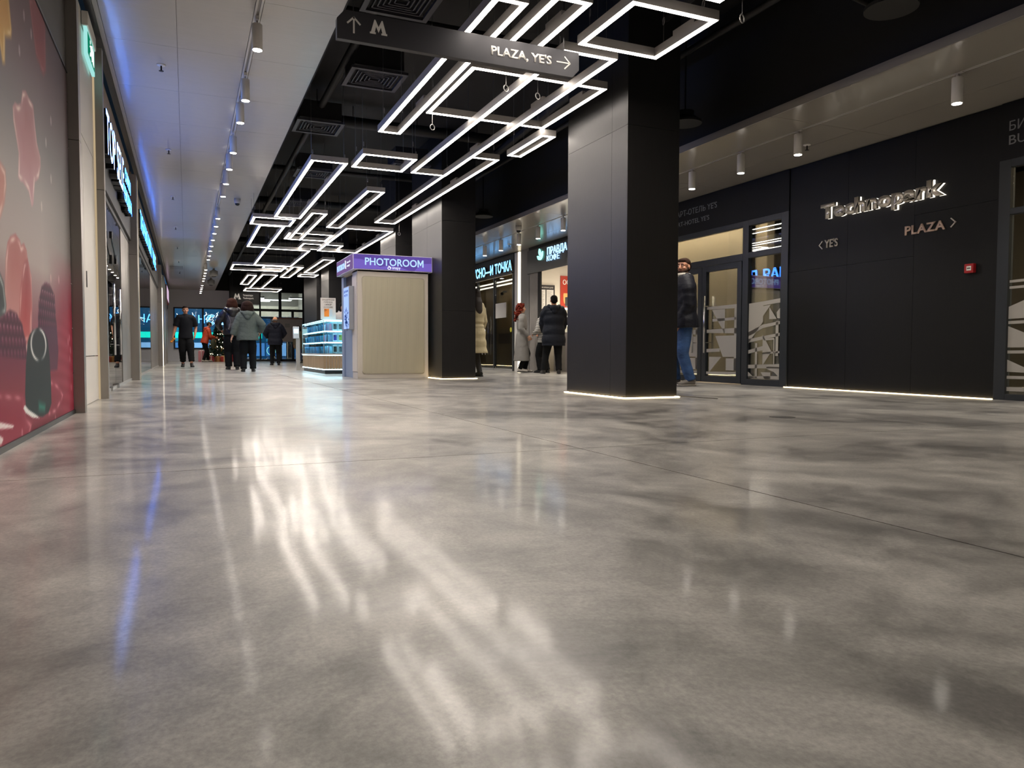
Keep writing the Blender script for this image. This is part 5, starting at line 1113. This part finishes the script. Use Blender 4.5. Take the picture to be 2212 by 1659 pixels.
        mb.ball(hp_(0, .014, .030), (.056*k, .062*k, .050*k), 16, R); mb.ball(hp_(0, .045, -.07), (.055*k, .035*k, .075*k), 14, R)
    elif st == 'bald':
        mb.limb([hp_(math.cos(a)*.046, .012+math.sin(a)*.052, -.006) for a in [-.2+j*(PI+.4)/10 for j in range(11)]], .016*k, n=8)
    if mb.v and st != 'hat': remesh(mb, 'hair', .008, hm, t, 1)
    if st == 'hat':
        MB().ball(hp_(0, .008, .034), (.052*k, .060*k, .042*k), 18, R).build('knit_hat', wear['hatm'], t, True); MB().ball(hp_(0, .034, -.004), (.044*k, .034*k, .036*k), 14, R).build('hair', hm, t, True)
    if wear.get('beard'):
        mb = MB(); mb.ball(hp_(0, -.030, -.044), (.030*k, .026*k, .018*k), 14, R); 
        for s in (-1, 1): mb.limb([hp_(s*.041, .0, -.006), hp_(s*.038, -.014, -.030), hp_(s*.016, -.040, -.044)], [.007*k, .011*k, .012*k], n=8)
        mb.limb([hp_(-.018, -.050, -.024), hp_(0, -.057, -.021), hp_(.018, -.050, -.024)], .0035*k, n=6); remesh(mb, 'beard', .006, hm, t, 1)
    return t, dict(up=up_, arms=arms, legs=legs, head=hp_, k=k)
dk = M('black trousers cloth', '0e0f11', .85, spec=.15, bump=(40, .3)); blackshirt = M('black chef cloth', '0e1016', .8, spec=.2, bump=(18, .3, .01)); socks = M('white sock', 'c9c4bd', .8)
def wristpos(i, a): return None
# man in black, walking towards the camera
p1, d = person('man in black short sleeved shirt and black trousers walking towards the camera', (-.02, 23.8, 0), .05, 1.80, dict(feet=((-.045, .06, .01), (.075, -.13, 0)), hands=((-.20, -.03, .465), (.135, .0, .52)), elbow=(.5, .8, -.2), turn=.1, curl=.9),
    dict(trousers=dk, trouser_w=1.30, coat=dict(m=blackshirt, hem=.475, w=1.04, sleeve=.40, arm=1.08, name='shirt', flare=1.02), hair='short', shoes=M('black clog', '17181b', .6), hem_up=.05), vox=.0075)
wr_ = d['arms'][0][2]
for i, (dx, dz) in enumerate(((-.01, -.10), (.035, -.055), (-.04, -.14))):
    o = MB().lathe([(.01, -.03), (.032, -.02), (.038, 0), (.030, .022), (.01, .03)], n=12).build('mandarin', M('mandarin orange', 'd98a1e', .45), None, True, loc=(p1.location.x+wr_.x+dx, p1.location.y+wr_.y-.06, wr_.z+dz))
    tag(o, 'small orange fruit held by the man in black, %s' % ('middle one', 'upper one', 'lowest one')[i], 'fruit', 'orange fruits in the hand of the man in black'); MB().limb([(0, 0, .028), (0, 0, .036)], .004, n=5).build('stalk', M('stalk', '3c4a1c', .7), o)
# woman in grey green coat, back to camera
gg = M('grey green coat cloth', '4b524e', .8, spec=.2, bump=(8.4, .5, .03), stretch=(1, 1, 2.0))
person('woman in a grey green hooded jacket and black trousers walking away', (1.30, 18.3, 0), PI-.05, 1.60, dict(fem=1, feet=((-.07, -.02, .0), (.06, .02, .0)), hands=((-.165, -.05, .56), (.225, .02, .47)), elbow=(.9, .6, -.2), lean=.03),
    dict(trousers=dk, trouser_w=1.30, coat=dict(m=gg, hem=.455, w=1.38, sleeve=.93, arm=1.12, hood='down', hoodsize=1.25, quilt=0, flare=1.05), hair='full', hairsize=1.32, hairm=M('reddish brown hair', '1f0f0a', .85, spec=.15)), skin=skin2)
# backpack walker
blj = M('black shiny jacket', '1a1719', .35, bump=(7.2, .5, .03), stretch=(1, 1, 2.0))
p3, d = person('tall person in a black hooded jacket with brown hair walking away, wearing a backpack', (1.09, 20.7, 0), PI+.05, 1.82, dict(feet=((-.06, .03, 0), (.045, -.05, .0)), hands=((-.10, -.12, .56), (.13, -.10, .56)), elbow=(.9, .5, -.3)),
    dict(trousers=dk, trouser_w=1.35, coat=dict(m=blj, hem=.50, w=1.18, sleeve=.95, hood='down', hoodsize=1.35), hair='full', hairsize=1.15, hairm=M('auburn hair', '331b12', .85, spec=.15)))
t = thing('backpack', 'black and grey backpack on the back of the tall walker', 'backpack', (1.09, 20.56, 1.02), .05)
bpm = M('backpack cloth', '26252b', .6, bump=(20, .4)); mb = MB(); mb.ball((0, .0, .18), (.15, .085, .24), 18); mb.ball((0, -.06, .08), (.12, .05, .11), 14); remesh(mb, 'bag_body', .012, bpm, t, 2)
for s in (-1, 1): MB().limb([(s*.10, -.03, .38), (s*.05, -.085, .22), (s*.10, -.09, .02)], .010, n=6).build('strap', M('grey strap', '5a565c', .7), t)
MB().limb([(-.04, .0, .40), (0, .0, .46), (.04, 0, .40)], .008, n=6).build('grab_loop', M('grey strap'), t)
# man in navy coat with fur hood
nv = M('navy coat cloth', '10131f', .7, spec=.2, bump=(6.0, .5, .03), stretch=(1, 1, 2.0))
person('bald man in a navy parka with a brown fur trimmed hood walking away', (2.82, 27.0, 0), PI, 1.68, dict(feet=((-.062, .02, 0), (.062, -.02, 0)), hands=((-.13, -.13, .56), (.13, -.13, .56)), elbow=(1., .3, -.2)),
    dict(trousers=dk, trouser_w=1.1, coat=dict(m=nv, hem=.42, w=1.32, sleeve=.95, arm=1.1, hood='down', hoodsize=1.2, quilt=9, trim=M('brown fur', '4e3d2b', .9)), hair='bald', hairm=M('grey hair', '5c5650', .7)), skin=M('ruddy skin', 'c08a68', .55))
# orange jacket man by the tree
oj = M('orange jacket', 'b5401f', .6, bump=(7.2, .5, .03), stretch=(1, 1, 2.0))
person('bending man in an orange red jacket and knit cap beside the christmas tree', (.76, 36.75, 0), PI/2+.25, 1.84, dict(lean=.24, nod=.45, feet=((-.05, .05, 0), (.05, -.09, 0)), hands=((-.08, -.24, .60), (.10, -.22, .55)), elbow=(.4, .8, -.5)),
    dict(trousers=dk, coat=dict(m=oj, hem=.46, w=1.15, sleeve=.95, hood='down'), hair='hat', hatm=M('olive knit', '3a3628', .9), shoes=M('beige shoe', 'b5ab9c', .6)))
t = thing('backpack', 'olive green backpack held open by the man in orange', 'backpack', (1.10, 36.55, .60)); mb = MB(); mb.ball((0, 0, .22), (.11, .10, .24), 16); remesh(mb, 'bag_body', .014, M('olive bag', '33351f', .8), t, 2); MB().limb([(0, 0, .50), (-.10, 0, .55), (-.08, .05, .62)], .012, n=6).build('strap', M('olive strap', '54502c', .8), t); MB().limb([(.08, 0, .46), (.14, 0, .2), (.12, 0, .0)], .012, n=6).build('strap', M('olive strap'), t)
# person in khaki beyond the counter
kh = M('khaki coat', '5a5440', .8)
person('distant person in khaki partly hidden behind the payment terminal', (4.45, 33.2, 0), PI-.5, 1.58, dict(fem=1, feet=((-.05, .02, 0), (.05, -.03, 0))), dict(trousers=M('blue grey jeans', '44506a', .8), coat=dict(m=kh, hem=.38, w=1.15, quilt=0), hair='full', shoes=M('light shoe', 'a9a49c', .6)))
# seller
person('seller with black hair in a white hoodie standing behind the display counter', (3.38, 17.6, 0), -.3, 1.62, dict(), dict(trousers=dk, coat=dict(m=M('white hoodie', 'b5ada6', .8), hem=.5, w=1.2, hood='down'), hair='full', hairm=M('black hair', '0c0a0a', .85, spec=.15)), vox=.011)
# red haired woman
gc = M('light grey coat', '777572', .8, spec=.2, bump=(6.0, .5, .03), stretch=(1, 1, 2.0))
person('woman with curly red hair in a long light grey coat and white boots', (7.03, 15.5, 0), 1.15, 1.57, dict(fem=1, feet=((-.045, .03, .008), (.05, -.04, .008)), hands=((-.08, -.08, .53), (.09, -.06, .53)), elbow=(.5, 1., -.1), turn=.1, toe=.05),
    dict(trousers=dk, coat=dict(m=gc, hem=.17, w=1.08, sleeve=1.0, belt=.60, flare=1.12), hair='curly', hairm=M('curly red hair', '55190b', .85, spec=.15), shoes=M('white boot', 'c8c2ba', .5), shoe_h=3.2), skin=skin2)
# striped person between them
stp = M('striped knit', 'b5b2ac', .8)
def _stripe():
    nt = stp.node_tree; b = nt.nodes['Principled BSDF']; w_ = nt.nodes.new('ShaderNodeTexWave'); w_.bands_direction = 'Z'; w_.inputs['Scale'].default_value = 8.5; tc = nt.nodes.new('ShaderNodeTexCoord'); nt.links.new(tc.outputs['Object'], w_.inputs[0])
    r = nt.nodes.new('ShaderNodeValToRGB'); r.color_ramp.interpolation = 'CONSTANT'; r.color_ramp.elements[1].position = .62; r.color_ramp.elements[0].color = (*lin('b5b2ac'), 1); r.color_ramp.elements[1].color = (*lin('1a1a1c'), 1); nt.links.new(w_.outputs[0], r.inputs[0]); nt.links.new(r.outputs[0], b.inputs['Base Color'])
_stripe()
person('long haired person in a black and white striped jumper behind the red haired woman', (7.40, 15.12, 0), PI+.4, 1.47, dict(fem=1, feet=((-.05, .03, 0), (.05, -.03, 0)), hands=((-.09, -.13, .60), (.09, -.13, .60))), dict(trousers=dk, trouser_w=1.2, coat=dict(m=stp, hem=.47, w=1.1, name='jumper'), hair='long', hairm=M('brown blond hair', '6b5137', .6)))
# man in dark puffer at the coffee shop
dn = M('dark blue puffer', '0a0f1a', .7, spec=.2, bump=(4.8, .5, .03), stretch=(1, 1, 2.0))
person('man in a long dark blue puffer coat standing at the coffee shop counter', (7.28, 14.4, 0), PI-.35, 1.69, dict(feet=((-.065, .03, 0), (.125, -.03, 0)), hands=((-.10, -.13, .52), (.10, -.13, .52)), elbow=(1., .5, -.2)),
    dict(trousers=dk, trouser_w=1.15, coat=dict(m=dn, hem=.36, w=1.34, sleeve=.95, arm=1.15, hood='down', hoodsize=1.1, quilt=8), hair='short', hairm=M('black hair')))
# cream puffer
cp = M('cream puffer', 'a89c7e', .7, spec=.2, bump=(4.2, .5, .03), stretch=(1, 1, 2.0))
person('woman in a cream puffer coat over a grey skirt stepping behind the second column', (5.05, 13.35, 0), PI+.35, 1.66, dict(fem=1, feet=((-.04, .05, 0), (.045, -.06, 0)), hands=((-.13, -.05, .50), (.13, -.05, .50)), toe=.0), dict(trousers=M('black boots', '141315', .6), trouser_w=.9, coat=dict(m=cp, hem=.27, w=1.22, sleeve=.95, quilt=9, belt=.60, flare=1.1), hair='long', hairm=M('dark brown hair', '211712', .6), shoes=M('black shoe')))
# jeans man
jn = M('blue denim', '2f4d78', .8, bump=(9.6, .5, .03), stretch=(1, 1, 2.0), noise=(5, .3)); dj = M('dark blue quilted jacket', '12131c', .6, spec=.3, bump=(5.4, .5, .03), stretch=(1, 1, 2.0))
person('bearded man in a dark quilted jacket and blue jeans standing behind the nearest column', (6.34, 8.55, 0), -1.95, 1.77, dict(lean=.03, feet=((-.05, -.04, 0), (.055, .05, 0)), hands=((-.085, -.05, .50), (.085, -.05, .50)), elbow=(.5, 1., -.1), turn=.75, toe=.15),
    dict(trousers=jn, trouser_w=1.15, coat=dict(m=dj, hem=.455, w=1.38, sleeve=.95, arm=1.1, quilt=7, hood='down', hoodsize=.9, collar=M('fleece collar', 'a8a296', .9)), hair='short', hairm=M('brown hair', '2b1c14', .85, spec=.15), beard=True, shoes=M('grey sneaker', '6c665e', .6), sole=M('pale sole', '9d968c', .6)), vox=.0065)
person('person in black almost fully hidden by the nearest column', (5.66, 8.15, 0), 1.2, 1.72, dict(feet=((-.05, .03, 0), (.06, -.03, 0))), dict(trousers=dk, trouser_w=1.1, coat=dict(m=blj, hem=.47, w=1.15, quilt=0), hair='short'))
